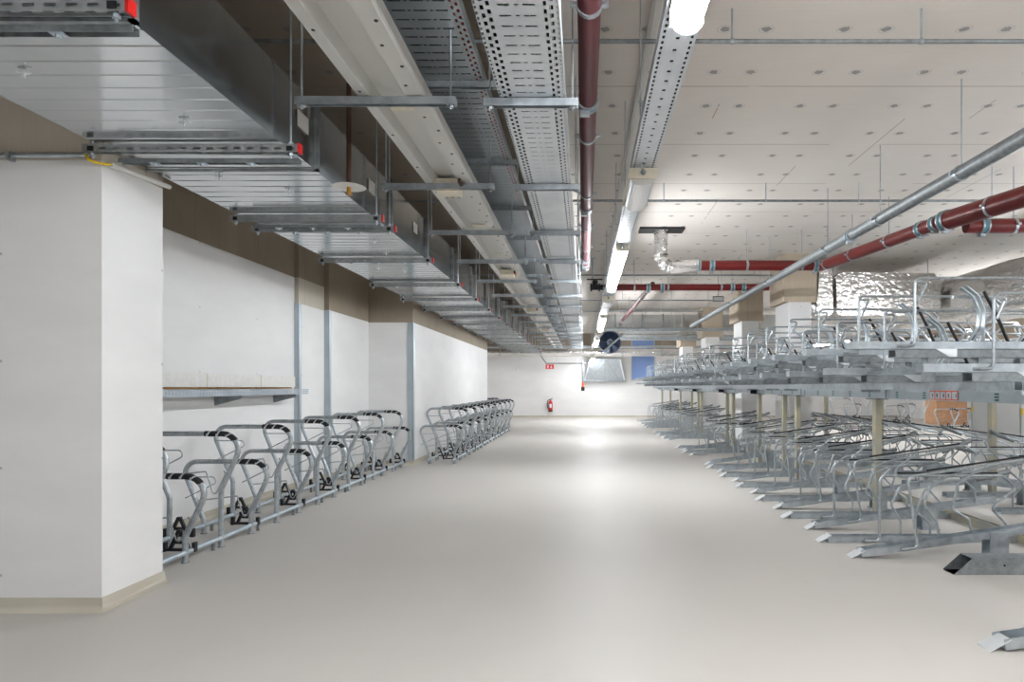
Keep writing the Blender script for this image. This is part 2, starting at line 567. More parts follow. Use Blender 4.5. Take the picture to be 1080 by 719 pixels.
# steel corner angles on the wall steps
def angle_iron(x, y, z1, w=0.09):
    mb = MB()
    mb.box(x - w, x + 0.006, y - 0.008, y, 0.082, z1)
    mb.box(x, x + 0.008, y - 0.008, y + w, 0.082, z1)
    return mb
struct(angle_iron(-3.646, 8.72, 2.37, 0.07).build('trim_1', 'zinc', smooth=False))
struct(angle_iron(-3.58, 9.58, 2.38, 0.07).build('trim_2', 'zinc', smooth=False))
struct(angle_iron(-2.84, 11.33, 2.37, 0.09).build('trim_3', 'zinc', smooth=False))

# white panel screen across the second aisle, behind the racks
mb = MB(); SX = 6.6
for k in range(12):
    y0 = 3.82 + k * 0.65
    mb.box(SX, SX + 0.06, y0 + 0.006, y0 + 0.644, 0.06, 2.05)
scr = struct(mb.build('wall_right_screen', 'white', smooth=False))
for k in range(13):
    y0 = 3.82 + k * 0.65
    f = MB(); f.box(SX - 0.005, SX + 0.05, y0 - 0.014, y0 + 0.014, 0.0, 2.08)
    struct(f.build('screen_post', 'galv', scr, smooth=False))
for y0, m in ((11.6, 'yellow'), (10.93, 'orange'), (10.28, 'yellow')):
    f = MB(); f.box(SX - 0.014, SX - 0.005, y0 - 0.02, y0 + 0.02, 0.88, 0.98)
    struct(f.build('screen_clip', m, scr, smooth=False))

# ------------------------------------------------------------------ lamps
def make_lamp(length, lit, k=1.0):
    root = thing('strip_luminaire', None, 'light fixture')
    mb = MB()
    prof = [(-0.06, 0.10), (-0.07, 0.085), (-0.07, 0.075), (0.07, 0.075), (0.07, 0.085), (0.06, 0.10)]
    prof = [(u * k, w) for u, w in prof]
    mb.prism(prof, 'y', 0, length)
    mb.box(-0.07 * k, 0.07 * k, -0.012, 0.025, 0.022, 0.092); mb.box(-0.07 * k, 0.07 * k, length - 0.025, length + 0.012, 0.022, 0.092)
    mb.build('lamp_housing', 'cream_plastic', root)
    d = MB()
    cs = [(-0.058, 0.076)] + [(0.060 * -math.cos(a), 0.02 - 0.045 * math.sin(a)) for a in [PI * k / 8 for k in range(9)]] + [(0.058, 0.076)]
    cs = [(u * k, w) for u, w in cs]
    d.prism(cs, 'y', 0.02, length - 0.02)
    d.build('diffuser', 'lamp_on' if lit else 'lamp_off', root)
    if not lit:
        t = MB(); t.tube([(0, 0.06, 0.012), (0, length - 0.06, 0.012)], 0.013, 10)
        t.build('fluorescent_tube', 'white_plastic', root)
    c = MB()
    c.tube(fillet([(0.0, -0.012, 0.06), (0.0, -0.07, 0.05), (-0.02, -0.09, 0.10)], 0.03), 0.009, 8)
    c.disc((0, -0.014, 0.06), 0.02, 0.02, 'y', 12)
    c.build('cable_gland', 'galv_dull', root)
    return root
XD = 0.43
lamp_on = make_lamp(1.48, True)
lamp_off = make_lamp(0.78, False, 1.5)
LZ = 2.80
def put(first, used, **kw):
    o = first if not used else copy_tree(first)
    return o
n_on = 0
def lit(x, y, label, group, z=2.80):
    global n_on
    o = lamp_on if n_on == 0 else copy_tree(lamp_on)
    n_on += 1
    o.location = (x, y, z); tag(o, label, 'light fixture', group)
seq = [(-7.7, 'sixth'), (-6.2, 'fifth'), (-0.1, 'second'), (1.4, 'first'), (7.66, None), (9.2, None), (15.2, None), (16.8, None), (22.2, None), (23.8, None)]
names = ['behind the camera', 'behind the camera, next to its twin', 'overhead at the camera', 'overhead at the top edge of the view',
         'beyond the first unlit fitting', 'ending the first lit pair down the aisle', 'starting the second lit pair down the aisle',
         'ending the second lit pair down the aisle', 'starting the last lit pair before the far wall', 'ending the last lit pair before the far wall']
for (y, _), t in zip(seq, names):
    lit(XD, y, 'lit strip luminaire on the carrier rail ' + t, 'luminaires on the carrier rail')
for k, (y, t) in enumerate(((4.98, 'hanging before the first lit pair'), (12.0, 'hanging after the first lit pair'), (19.6, 'hanging after the second lit pair'))):
    o = lamp_off if k == 0 else copy_tree(lamp_off)
    o.location = (XD, y, LZ)
    tag(o, 'unlit luminaire with clear ribbed cover ' + t, 'light fixture', 'luminaires on the carrier rail')
for k, y in enumerate((-4, -1, 2, 5, 8)):  # unseen luminaires added to brighten the racks, screen and ceiling
    lit(6.2, y, 'added unseen fill luminaire over the outer side of the racks, %s along' % nth(k + 1), 'added fill luminaires beside the racks', 2.60)
for k, y in enumerate((12.4, 15, 18, 21, 24)):  # luminaire row added to light the second aisle, no such source visible
    lit(8.6, y, 'added fill luminaire over the second aisle past the white screen, %s along' % nth(k + 1), 'added fill luminaires over the second aisle')
lit(0.30, 27.3, 'lit strip luminaire hanging low behind the foil-covered pipe at the far wall', 'luminaires at the far wall', 2.30)
lit(0.34, 24.9, 'lit strip luminaire hanging low before the foil-covered pipe at the far wall', 'luminaires at the far wall', 2.30)
t = thing('light_carrier_rail', 'short low-hung rail with two lit luminaires before the far wall', 'cable tray', (0.34, 0, 2.40))
mb = MB(); mb.sheet([(-0.06, 0.03), (-0.06, 0.0), (0.06, 0.0), (0.06, 0.03)], 'y', 24.8, 28.9, 0.003)
mb.build('channel', 'tray_d', t, smooth=False)
for y in (25.1, 26.7, 28.7):
    r = MB(); r.tube([(-0.04, y, -0.01), (-0.04, y, CEIL - 2.40)], 0.005, 6); r.build('hanger_rod', 'galv', t)
# carrier rail of the luminaires (perforated channel)
for x, z, y0, y1, lb in ((8.6, 2.90, 12.2, 26, 'grey perforated rail added for fill luminaires over the second aisle past the white screen'), (6.2, 2.70, -5, 9.6, 'grey perforated rail added for fill luminaires beside the racks, before the foil-wrapped duct')):
    t = thing('light_carrier_rail', lb, 'cable tray', (x, 0, z))  # rails added to hold the two fill luminaire rows
    mb = MB(); mb.sheet([(-0.085, 0.06), (-0.085, 0.0), (0.085, 0.0), (0.085, 0.06)], 'y', y0, y1, 0.003)
    mb.build('channel', 'tray_d', t, smooth=False)
    for k in range(5):
        yy = y0 + 0.4 + (y1 - y0 - 0.8) * k / 4
        rd = MB(); rd.tube([(-0.10, yy, -0.01), (-0.10, yy, CEIL - z)], 0.005, 6); rd.build('hanger_rod', 'galv', t)
t = thing('light_carrier_rail', 'grey perforated channel rail carrying the row of strip luminaires over the aisle', 'cable tray', (XD, 0, 2.90))
mb = MB(); mb.sheet([(-0.085, 0.06), (-0.085, 0.0), (0.085, 0.0), (0.085, 0.06)], 'y', REAR + 0.5, 26.3, 0.003)
mb.build('channel', 'tray_d', t, smooth=False)
for x in (-0.063, -0.032, 0.0, 0.032, 0.063):
    mb = MB(); mb.tube([(x, REAR + 0.6, 0.02), (x, 26.2, 0.02)], 0.0145, 6); mb.build('cable', 'rubber', t)  # dark cables added so the holes of the channel look dark
for k in range(22):
    y = -6.5 + 1.5 * k
    r = MB(); r.tube([(-0.10, y, -0.01), (-0.10, y, CEIL - 2.90)], 0.005, 6); r.box(-0.115, 0.09, y - 0.015, y + 0.015, 0.062, 0.07)
    r.build('hanger_rod', 'galv', t)
mb = MB(); mb.box(-0.03, 0.03, REAR + 0.5, 24, -0.05, 0.0); mb.box(-0.012, 0.012, REAR + 0.5, 24, -0.056, -0.05)
tag(mb.build('ceiling_conduit', 'beige_metal', loc=(0.43, 0, CEIL)), 'slim beige conduit fixed on the ceiling above the luminaire rail', 'conduit')

# ------------------------------------------------------------------ ventilation duct on the left
t = thing('ventilation_duct', 'large rectangular galvanised ventilation duct running along the wall above the bike stands', 'duct', (0, 0, 0))
DX0, DX1, DZ0, DZ1 = -2.745, -1.695, 2.67, 3.08
mb = MB()
def duct_ring(mb, y, o):
    b = len(mb.v)
    for x, z in ((DX0, DZ0 - o), (DX1, DZ0 - o), (DX1, DZ1), (DX0, DZ1)): mb.v.append((x, y, z))
    return b
rings = []
y = -3.0
while y < 26.2:
    for dy, o in ((0, 0), (0.104, 0), (0.112, 0.003), (0.120, 0)): rings.append(duct_ring(mb, y + dy, o))
    y += 0.128
for a, b in zip(rings, rings[1:]):
    for k in range(4): mb.face([a + k, a + (k + 1) % 4, b + (k + 1) % 4, b + k])
mb.face([rings[0] + k for k in range(4)][::-1]); mb.face([rings[-1] + k for k in range(4)])
mb.build('duct_body', 'duct', t, smooth=False)
for k, y in enumerate((1.0, 2.55, 4.3, 5.95, 7.3, 8.75, 10.2, 11.7, 13.2, 14.7, 16.2, 17.7, 19.2, 20.7)):
    f = MB()
    for z0, z1, x0, x1 in ((DZ0 - 0.012, DZ0, DX0, DX1 + 0.025), (DZ1, DZ1 + 0.025, DX0, DX1 + 0.025)):
        f.box(x0, x1, y - 0.014, y + 0.014, z0, z1)
    f.box(DX1, DX1 + 0.025, y - 0.014, y + 0.014, DZ0 - 0.012, DZ1 + 0.025)
    f.build('flange', 'galv_dull', t, smooth=False)
pins = [(-2.42, 2.95), (-2.05, 3.5), (-2.05, 4.75), (-2.35, 4.4), (-1.95, 6.35), (-2.0, 6.9), (-2.1, 8.0), (-2.35, 7.8), (-2.1, 9.4), (-2.1, 10.7)]
for px, py in pins:
    p = MB(); p.tube([(px, py, DZ0 + 0.01), (px, py, DZ0 - 0.035)], 0.006, 8)
    p.bar((px - 0.028, py, DZ0 - 0.012), (px, py, DZ0 - 0.018), 0.014, 0.005); p.bar((px, py, DZ0 - 0.018), (px + 0.028, py, DZ0 - 0.012), 0.014, 0.005)
    p.build('wing_pin', 'bright', t)
for k, y in enumerate((4.02, 5.35, 6.75)):
    s = MB(); s.box(DX1 + 0.006, DX1 + 0.008, y, y + 0.16, DZ0 + 0.17, DZ0 + 0.27)
    tag(s.build('sticker', 'white_plastic', t, smooth=False), 'white paper sticker')

# strut rails carrying the duct
DUCT_STRUTS = [2.40, 3.83, 5.41, 5.77, 7.2, 8.92, 10.4, 11.8, 13.2, 14.6, 16.0, 17.4, 18.8, 20.2, 21.6, 23.0, 24.4, 25.7]
def make_strut(double):
    root = thing('duct_strut', None, 'support rail')
    x0, x1 = -2.80, -1.60
    mb = MB(); cx = (x0 + x1) / 2
    m2 = MB(); m2.sheet([(-0.041 / 2, -0.02), (-0.041 / 2, 0.026), (0.041 / 2, 0.026), (0.041 / 2, -0.02)], 'x', x0 - cx, x1 - cx, -0.003)
    o = m2.build('rail', 'strut', root, (cx, 0, 0), smooth=False)
    l = MB()
    if double: l.sheet([(-0.02, -0.012), (-0.02, 0.014), (0.02, 0.014), (0.02, -0.012)], 'x', x0 + 0.15, x1 - 0.02, -0.003)
    if double: l.build('lower_rail', 'galv_dull', root, (0, 0.07, -0.045), smooth=False)
    for k, x in enumerate((x1 - 0.045, x0 + 0.045)):
        zt = CEIL - 2.632
        r = MB(); r.tube([(x, 0, -0.05), (x, 0, zt)], 0.006, 6); r.disc((x, 0, -0.03), 0.014, 0.014, 'z', 6); r.disc((x, 0, 0.034), 0.013, 0.012, 'z', 6)
        r.build('threaded_rod', 'galv', root)
        d = MB(); d.box(x - 0.016, x + 0.016, -0.026, -0.02, -0.014, 0.012)
        d.build('rod_clamp', 'black', root)
    c = MB(); c.box(x1, x1 + 0.012, -0.023, 0.023, -0.023, 0.029)
    tag(c.build('end_cap', 'red', root, smooth=False), 'red plastic end cap')
    for x in (x0 + 0.35, x0 + 0.62, x0 + 0.9):
        yb, zb = (0.07, 0.0) if double else (0.0, 0.033)
        b = MB(); b.disc((x, yb, -0.064 + zb), 0.011, 0.012, 'z', 6); b.box(x - 0.025, x + 0.025, yb - 0.02, yb + 0.02, -0.059 + zb, -0.055 + zb)
        b.build('bolt', 'zinc', root)
    return root
st0, st1 = make_strut(True), make_strut(False)
for k, y in enumerate(DUCT_STRUTS):
    o = st0 if k == 0 else st1 if k == 3 else copy_tree(st0 if k < 3 else st1)
    o.location = (0, y, 2.632)
    tag(o, 'slotted steel strut under the big duct, %s from the near end' % nth(k + 1), 'support rail', 'struts under the big duct')

# thin conduits along the pillar top
t = thing('pillar_conduit', 'grey cable conduit with a yellow cable end along the top of the white pillar', 'conduit')
mb = MB(); mb.tube([(-4.5, 3.93, 2.625), (-2.86, 3.93, 2.635)], 0.016, 10)
for x in (-4.0, -3.3): mb.box(x - 0.012, x + 0.012, 3.905, 3.95, 2.60, 2.65)
mb.build('conduit_run', 'galv', t)
mb = MB(); mb.tube([(-2.77, 3.99, 2.60), (-2.77, 4.56, 2.635)], 0.015, 10)
mb.build('conduit_run', 'white_plastic', t)
mb = MB(); mb.tube(fillet([(-2.86, 3.92, 2.63), (-2.82, 3.89, 2.59), (-2.775, 3.93, 2.585), (-2.77, 3.99, 2.60)], 0.03), 0.008, 8)
mb.build('cable', 'yellow', t)

# ------------------------------------------------------------------ trunking and cable trays
# beige trunking
TZ = 2.80
t = thing('cable_trunking', 'broad beige metal trunking with holed flanges hung over the aisle beside the duct', 'cable trunking', (-1.003, 0, TZ))
mb = MB()
mb.sheet([(-0.183, 0.075), (-0.183, 0.03), (-0.172, 0.012), (-0.105, 0.0), (-0.082, 0.06), (0.06, 0.06), (0.085, 0.0), (0.172, 0.004), (0.183, 0.02), (0.183, 0.075)], 'y', -4, 26.3, 0.003)
mb.build('trunking_body', 'beige_metal', t, smooth=False)
g_h = []
for k in range(60):
    y = 1.6 + 0.2 * k
    h = MB(); h.disc((0.115 if k % 2 else 0.15, y, 0.0015), 0.009, 0.004, 'z', 8); h.build('bolt', 'black', t)
    if k % 3 == 0:
        h = MB(); h.disc((-0.14, y + 0.08, 0.006), 0.008, 0.005, 'z', 8); h.build('bolt', 'black', t)
for k in range(17):
    y = 2.4 + 1.4 * k
    h = MB(); h.box(-0.078, 0.056, y - 0.05, y + 0.05, 0.0565, 0.0595)
    h.build('joint_plate', 'cream_plastic', t, smooth=False)
for k, y in enumerate((5.1, 9.0, 13.2, 17.6)):
    b = thing('junction_box', 'cream junction box under the beige trunking, %s from the near end' % nth(k + 1), 'junction box', (-1.01, y, TZ), group='boxes under the beige trunking')
    mb = MB(); mb.box(-0.085, 0.085, -0.07, 0.10, -0.055, 0.034); mb.box(-0.095, 0.095, -0.08, -0.06, -0.02, 0.034)
    mb.build('box_body', 'cream_plastic', b, smooth=False)
    c = MB(); c.box(-0.075, 0.075, 0.10, 0.115, -0.05, 0.01)
    for x in (-0.045, 0.0, 0.045): c.tube([(x, 0.10, -0.03), (x, 0.16, -0.035)], 0.014, 8)
    c.build('socket', 'galv_dull', b)
    c = MB(); c.box(0.10, 0.12, -0.19, -0.1, -0.03, 0.05); c.build('lead', 'rust', b, smooth=False)
    c = MB(); c.box(0.10, 0.118, -0.06, -0.02, -0.03, 0.0); c.build('tag', 'orange', b, smooth=False)

# dark wide tray behind, higher up
t = thing('wide_cable_tray', 'dark grey perforated cable tray running higher, between the trunking and the bright tray', 'cable tray', (-0.86, 0, 3.15))
mb = MB(); mb.sheet([(-0.30, 0.07), (-0.30, 0.0), (0.255, 0.0), (0.255, 0.07)], 'y', -4, 26.5, 0.003)
mb.build('tray_sheet', 'tray_b', t, smooth=False)
for k in range(18):
    y = 1.3 + 1.42 * k
    r = MB(); r.sheet([(-0.02, -0.04), (-0.02, 0.0), (0.02, 0.0), (0.02, -0.04)], 'x', -0.36, 0.33, -0.003)
    for x in (-0.34, 0.31): r.tube([(x, 0, -0.05), (x, 0, CEIL - 3.15)], 0.005, 6)
    r.build('hanger', 'galv_dull', t, (0, y, 0))
mb = MB(); mb.tube([(0.2, -4, 0.02), (0.2, 26, 0.02)], 0.012, 6); mb.tube([(0.23, -4, 0.02), (0.23, 26, 0.02)], 0.012, 6)
tag(mb.build('cable', 'signred', t), 'red cable lying in the tray')
for i, x in enumerate([-0.27 + 0.039 * q for q in range(12)]):
    mb = MB(); mb.tube([(x, -4, 0.024), (x + 0.003, 12, 0.024), (x, 26, 0.024)], 0.0185, 6); mb.build('cable', 'rubber', t)

# bright tray
t = thing('perforated_cable_tray', 'bright galvanised perforated cable tray beside the maroon pipe', 'cable tray', (-0.268, 0, TZ))
mb = MB(); mb.sheet([(-0.17, 0.11), (-0.17, 0.0), (0.17, 0.0), (0.17, 0.11)], 'y', -4, 26.3, 0.003)
mb.build('tray_sheet', 'tray_c', t, smooth=False)
for i, (x, m) in enumerate([(-0.146 + 0.0292 * q, ('rubber', 'black')[q % 2]) for q in range(11)]):
    mb = MB(); mb.tube([(x, -4, 0.020), (x + 0.003, 10, 0.020), (x, 26.2, 0.020)], 0.0135, 6); mb.tube([(x, -4, 0.047), (x - 0.002, 12, 0.047), (x, 26.2, 0.047)], 0.0125, 6)  # upper layer added to keep lamp light off the left ceiling
    mb.build('cable', m, t)
for y in (7.9, 11.6, 16.0, 20.0):
    s = MB(); s.box(-0.173, 0.173, y - 0.08, y + 0.08, -0.004, -0.001); s.build('joint_plate', 'galv', t, smooth=False)

# cross rails with rods, one set under trunking and one under the bright tray
def make_hanger(x0, x1, short=False):
    root = thing('tray_hanger', None, 'hanger')
    mb = MB(); mb.sheet([(-0.02, -0.04), (-0.02, 0.0), (0.02, 0.0), (0.02, -0.04)], 'x', x0, x1, -0.003)
    mb.build('cross_rail', 'galv', root, smooth=False)
    for x in (x0 + 0.03, x1 - 0.03):
        r = MB(); r.tube([(x, 0, -0.06), (x, 0, 0.352 if short and x > x0 + 0.1 else CEIL - TZ + 0.004)], 0.0055, 6)
        r.build('threaded_rod', 'galv', root)
        n = MB(); n.disc((x, 0, -0.047), 0.015, 0.014, 'z', 6); n.box(x - 0.022, x + 0.022, -0.022, 0.022, -0.042, -0.0385)
        n.build('nut_plate', 'galv_dull', root)
    return root
ha, hc = make_hanger(-1.49, -0.66, True), make_hanger(-0.52, -0.03)
for k in range(17):
    y = 2.03 + 1.5 * k
    o = ha if k == 0 else copy_tree(ha)
    o.location = (0, y, TZ - 0.004); tag(o, 'cross rail on rods under the beige trunking, %s from the near end' % nth(k + 1), 'hanger', 'hangers under the beige trunking')
    o = hc if k == 0 else copy_tree(hc)
    o.location = (0, y + 0.02, TZ - 0.004); tag(o, 'short cross rail on rods under the bright tray, %s from the near end' % nth(k + 1), 'hanger', 'hangers under the bright tray')

# sprinkler by the duct
t = thing('sprinkler', 'rusty brown drop pipe with brass sprinkler head and round white rosette beside the duct', 'sprinkler', (-1.55, 4.5, 2.59))
mb = MB(); mb.tube([(0, 0, 0.03), (0, 0, CEIL - 2.59)], 0.016, 10); mb.build('drop_pipe', 'rust', t)
mb = MB(); mb.disc((0, 0, 0.03), 0.11, 0.008, 'z', 28, 0.09); mb.build('rosette', 'white_plastic', t)
mb = MB(); mb.disc((0, 0, 0.005), 0.014, 0.04, 'z', 10); mb.disc((0, 0, -0.022), 0.022, 0.005, 'z', 12)
mb.tube([(-0.012, 0, 0.0), (0, 0, -0.02)], 0.004, 6); mb.tube([(0.012, 0, 0.0), (0, 0, -0.02)], 0.004, 6); mb.build('sprinkler_head', 'brass', t)

# ------------------------------------------------------------------ pipes
def pipe(name, label, path, r, mat, clamps=(), couplings=(), fil=0.0, rods=True, cat='pipe', seg=18):
    t = thing(name, label, cat)
    pts = fillet(path, fil, 8) if fil else path
    mb = MB(); mb.tube(pts, r, seg); mb.build('pipe_run', mat, t)
    def at(s):
        d = 0
        P = [Vector(p) for p in path]
        for a, b in zip(P, P[1:]):
            L = (b - a).length
            if d + L >= s or b is P[-1]:
                return a + (b - a).normalized() * (s - d), (b - a).normalized()
            d += L
    for s in clamps:
        p, d = at(s)
        c = MB(); c.clamp(p, r, d, 0.03, 0.006)
        side = Vector((0, 0, 1)).cross(d).normalized()
        for sg in (-1, 1):
            q = p + side * sg * (r + 0.018); c.bar(q - side * 0.016, q + side * 0.016, 0.03, 0.02)
        cl = c.build('pipe_clamp', 'galv', t)
        if rods:
            rd = MB(); rd.tube([p + Vector((0, 0, r)), Vector((p.x, p.y, CEIL))], 0.005, 6)
            rd.build('hanger_rod', 'galv', cl)
    for s in couplings:
        p, d = at(s)
        c = MB(); c.clamp(p, r, d, 0.075, 0.006); c.clamp(p - d * 0.03, r, d, 0.016, 0.014); c.clamp(p + d * 0.03, r, d, 0.016, 0.014)
        side = Vector((0, 0, 1)).cross(d).normalized()
        q = p - Vector((0, 0, 1)) * (r + 0.02) + side * 0.02; c.bar(q - side * 0.03, q + side * 0.03, 0.05, 0.03)
        cp = c.build('pipe_coupling', 'galv', t)
        b = MB(); b.clamp(p, r, d, 0.03, 0.0085); b.build('coupling_band', 'teal', cp)
    return t
pipe('maroon_pipe', 'thick maroon pipe running straight down the aisle beside the bright tray',
     [(0.025, -4, 3.12), (0.025, 10.2, 3.12)], 0.058, 'maroon', clamps=(7.25, 8.95, 10.4, 11.7, 12.9), couplings=(8.35, 10.9, 13.6, 14.0))
mb = MB()
mb.tube(fillet([(0.025, 10.2, 3.12), (0.025, 10.42, 3.12), (-0.25, 10.42, 3.12)], 0.07), 0.062, 14)
tag(mb.build('pipe_elbow', 'galv_dull'), 'dark elbow where the maroon pipe turns aside at its end', 'pipe fitting')
# angled big red pipe with the reducer and the branch
t = pipe('red_main_pipe', 'thick dark red pipe slanting away under the ceiling from the upper corner',
     [(4.55, 4.3, 3.05), (3.80, 7.25, 3.05)], 0.10, 'red_pipe', clamps=(0.8, 2.4), couplings=(2.98,))
pipe('red_pipe', 'dark red pipe continuing from the reducer to the crossing pipe over the racks',
     [(3.80, 7.30, 3.06), (3.46, 9.95, 3.06)], 0.075, 'red_pipe', clamps=(0.95, 1.8, 2.5), couplings=(0.05, 0.3))
pipe('red_branch_pipe', 'dark red branch pipe leaving the thick slanting pipe sideways over the racks',
     [(3.98, 7.12, 2.98), (7.5, 7.12, 2.98)], 0.075, 'red_pipe', clamps=(0.5, 2.2), couplings=(0.18,))
pipe('red_cross_pipe', 'dark red pipe crossing under the ceiling, with a foil-wrapped end',
     [(1.62, 9.95, 3.07), (3.37, 9.95, 3.07)], 0.075, 'red_pipe', clamps=(0.75, 1.55), couplings=(0.04, 0.24, 1.75))
mb = MB()
pts = fillet([(1.66, 9.95, 3.07), (1.2, 9.95, 3.05), (1.12, 9.95, 3.2), (1.12, 9.95, CEIL)], 0.12, 8)
rr = [0.085 + 0.018 * (i % 2) + 0.01 * random.random() for i in range(len(pts))]
mb.tube(pts, rr, 14)
tag(mb.build('pipe_insulation', 'foil'), 'crumpled foil insulation sleeve wrapped round the end of the red crossing pipe', 'insulation')
mb = MB(); mb.box(0.8, 1.45, 9.8, 10.1, CEIL - 0.03, CEIL)
tag(mb.build('ceiling_plate', 'black', smooth=False), 'dark slot plate in the ceiling above the foil sleeve', 'plate')
pipe('red_cross_pipe', 'second, thinner dark red crossing pipe behind the lit luminaire',
     [(0.55, 12.2, 3.08), (3.3, 12.2, 3.08)], 0.06, 'red_pipe', clamps=(0.35, 0.95, 1.9, 2.6), couplings=(0.6, 0.85, 2.1, 2.3))
pipe('red_slanting_pipe', 'thin dark red pipe slanting from the second crossing pipe to a valve',
     [(1.24, 12.34, 3.16), (1.1, 19.4, 3.2)], 0.045, 'maroon', clamps=(2.0, 5.0), couplings=(0.6, 3.6))
t = thing('pipe_valve', 'black shut-off valve with handle at the end of the thinner crossing pipe', 'valve', (0.25, 12.2, 3.08))
mb = MB(); mb.tube([(-0.14, 0, 0), (0.3, 0, 0)], [0.05, 0.05], 14)
for x in (-0.12, 0.02, 0.14, 0.2, 0.26): mb.disc((x, 0, 0), 0.075, 0.025, 'x', 14)
mb.disc((-0.05, 0, 0.06), 0.05, 0.12, 'z', 12); mb.build('valve_body', 'rubber', t)
mb = MB(); mb.bar((-0.2, 0, 0.14), (0.08, 0, 0.14), 0.03, 0.02); mb.build('valve_handle', 'black', t)
mb = MB(); mb.tube(fillet([(-0.1, 0, 0.1), (-0.1, 0, CEIL - 3.08)], 0), 0.012, 8); mb.build('hanger_rod', 'galv', t)

pipe('galvanised_pipe', 'long grey galvanised pipe running down the aisle over the rack fronts',
     [(2.82, -4, 2.9), (2.82, 17.9, 2.9)], 0.055, 'galv_dull', clamps=(9.1, 10.5, 11.9, 14.4, 17, 19.5), couplings=(8.0, 11.2), cat='pipe')
for k, (y, x0, x1) in enumerate(((4.15, -3.4, 8), (7.7, -3.4, 8), (12.4, -3.0, 4.0), (16.0, -2.6, 3.2), (18.3, -2.6, 3.2))):
    t = thing('sprinkler_pipe', 'thin grey pipe crossing close under the ceiling, %s from the near end' % nth(k + 1), 'pipe', group='thin crossing pipes')
    z = 3.40 if k < 2 else 3.33
    mb = MB(); mb.tube([(x0, y, z), (x1, y, z)], 0.014, 8); mb.build('pipe_run', 'galv_dull', t)
    for x in (0.9, 2.05, 3.1):
        if x < x1 - 0.2:
            mb = MB(); mb.tube([(x, y, z), (x, y, CEIL)], 0.006, 6); mb.clamp((x, y, z), 0.014, (1, 0, 0), 0.02, 0.004); mb.build('hanger_rod', 'galv', t)

# ------------------------------------------------------------------ foil wrapped ducts over the second aisle
def foil_box(name, label, x0, x1, y0, y1, z0, z1, c=0.16):
    prof = []
    mb = MB()
    nx, ny = 14, 14
    w, h = (x1 - x0), (z1 - z0)
    def prof_xz():
        pts = []
        for cx, cz, a0 in ((x1 - c, z1 - c, 0), (x0 + c, z1 - c, 90), (x0 + c, z0 + c, 180), (x1 - c, z0 + c, 270)):
            for k in range(5):
                a = math.radians(a0 + 22.5 * k); pts.append((cx + c * math.cos(a), cz + c * math.sin(a)))
        return pts
    P = prof_xz()
    n = max(3, int((y1 - y0) / 0.3)); rings = []
    for i in range(n + 1):
        y = y0 + (y1 - y0) * i / n
        b = len(mb.v)
        for px, pz in P:
            mb.v.append((px + random.uniform(-.022, .022), y + random.uniform(-.02, .02), pz + random.uniform(-.022, .022)))
        rings.append(b)
    L = len(P)
    for a, b in zip(rings, rings[1:]):
        for k in range(L): mb.face([a + k, a + (k + 1) % L, b + (k + 1) % L, b + k])
    mb.face([rings[0] + k for k in range(L)][::-1]); mb.face([rings[-1] + k for k in range(L)])
    t = thing(name, label, 'duct')
    mb.build('insulation_jacket', 'foil', t, angle=60)
    for y in (y0 + 0.25, y1 - 0.25):
        for x in (x0 + 0.08, x1 - 0.08):
            r = MB(); r.tube([(x, y, z1 - 0.1), (x, y, CEIL)], 0.007, 6); r.build('hanger_rod', 'galv', t)
    return t
foil_box('insulated_duct', 'foil-wrapped rounded duct hanging above the upper bikes next to the first column', 4.42, 6.25, 12.0, 13.8, 2.55, 3.32)
foil_box('insulated_duct', 'long foil-wrapped duct hanging over the second aisle beyond the rack', 6.35, 7.5, 8.0, 17.0, 2.45, 3.22)
foil_box('insulated_duct', 'narrow foil-wrapped duct elbow squeezed between the first column and the rounded duct', 4.08, 4.34, 11.9, 12.9, 2.55, 3.36, 0.09)

# ------------------------------------------------------------------ far end services
t = thing('cross_duct', 'dark galvanised duct crossing under the ceiling near the far wall', 'duct', (0, 20.0, 0))
mb = MB(); mb.box(0.66, 3.36, 0, 0.6, 3.02, 3.42); mb.box(4.08, 7.5, 0, 0.6, 3.02, 3.42); mb.build('duct_body', 'duct', t, smooth=False)
for x in (0.9, 1.7, 2.3, 2.9): 
    mb = MB(); mb.box(x, x + 0.03, -0.02, 0.62, 2.99, 3.44); mb.build('flange', 'galv_dull', t, smooth=False)
for x in (1.2, 2.6, 4.4, 6.4):
    mb = MB(); mb.tube([(x, 0.3, 3.40), (x, 0.3, CEIL)], 0.008, 6); mb.build('hanger_rod', 'galv', t)
pipe('pale_cross_pipe', 'pale grey pipe crossing below the dark cross duct near the far wall', [(0.6, 19.6, 2.95), (7.5, 19.6, 2.95)], 0.05, 'galv', clamps=(0.8, 2.2))
pipe('wide_cross_pipe', 'wide grey pipe crossing in front of the concrete band of the far wall', [(1.3, 24.35, 3.06), (8, 24.35, 3.06)], 0.10, 'galv', clamps=(0.8, 2.2))
pipe('foil_cross_pipe', 'foil-covered pipe crossing the whole hall in front of the far wall', [(-4.3, 27.0, 2.66), (9, 27.0, 2.66)], 0.15, 'foil', clamps=(1, 2.6, 4.2, 5.8, 7.4))
pipe('thin_cross_pipe', 'thin pipe crossing in front of the far wall just above the foil-covered pipe', [(-4.3, 26.6, 2.86), (9, 26.6, 2.86)], 0.05, 'galv', clamps=(1.2, 5))
pipe('bent_conduit', 'thin grey conduit stepping down beneath the foil-covered pipe at the far wall', [(-1.9, 28.0, 2.75), (-1.55, 28.0, 2.27), (0.1, 28.0, 2.27)], 0.03, 'galv_dull', clamps=(1.0, 1.9))
pipe('slanting_conduit', 'grey conduit bending from the luminaire rail across to the racks at the far end', [(0.60, 20.0, 2.36), (1.15, 19.3, 2.82), (3.2, 19.3, 2.82)], 0.026, 'galv', clamps=(1.6, 2.4))
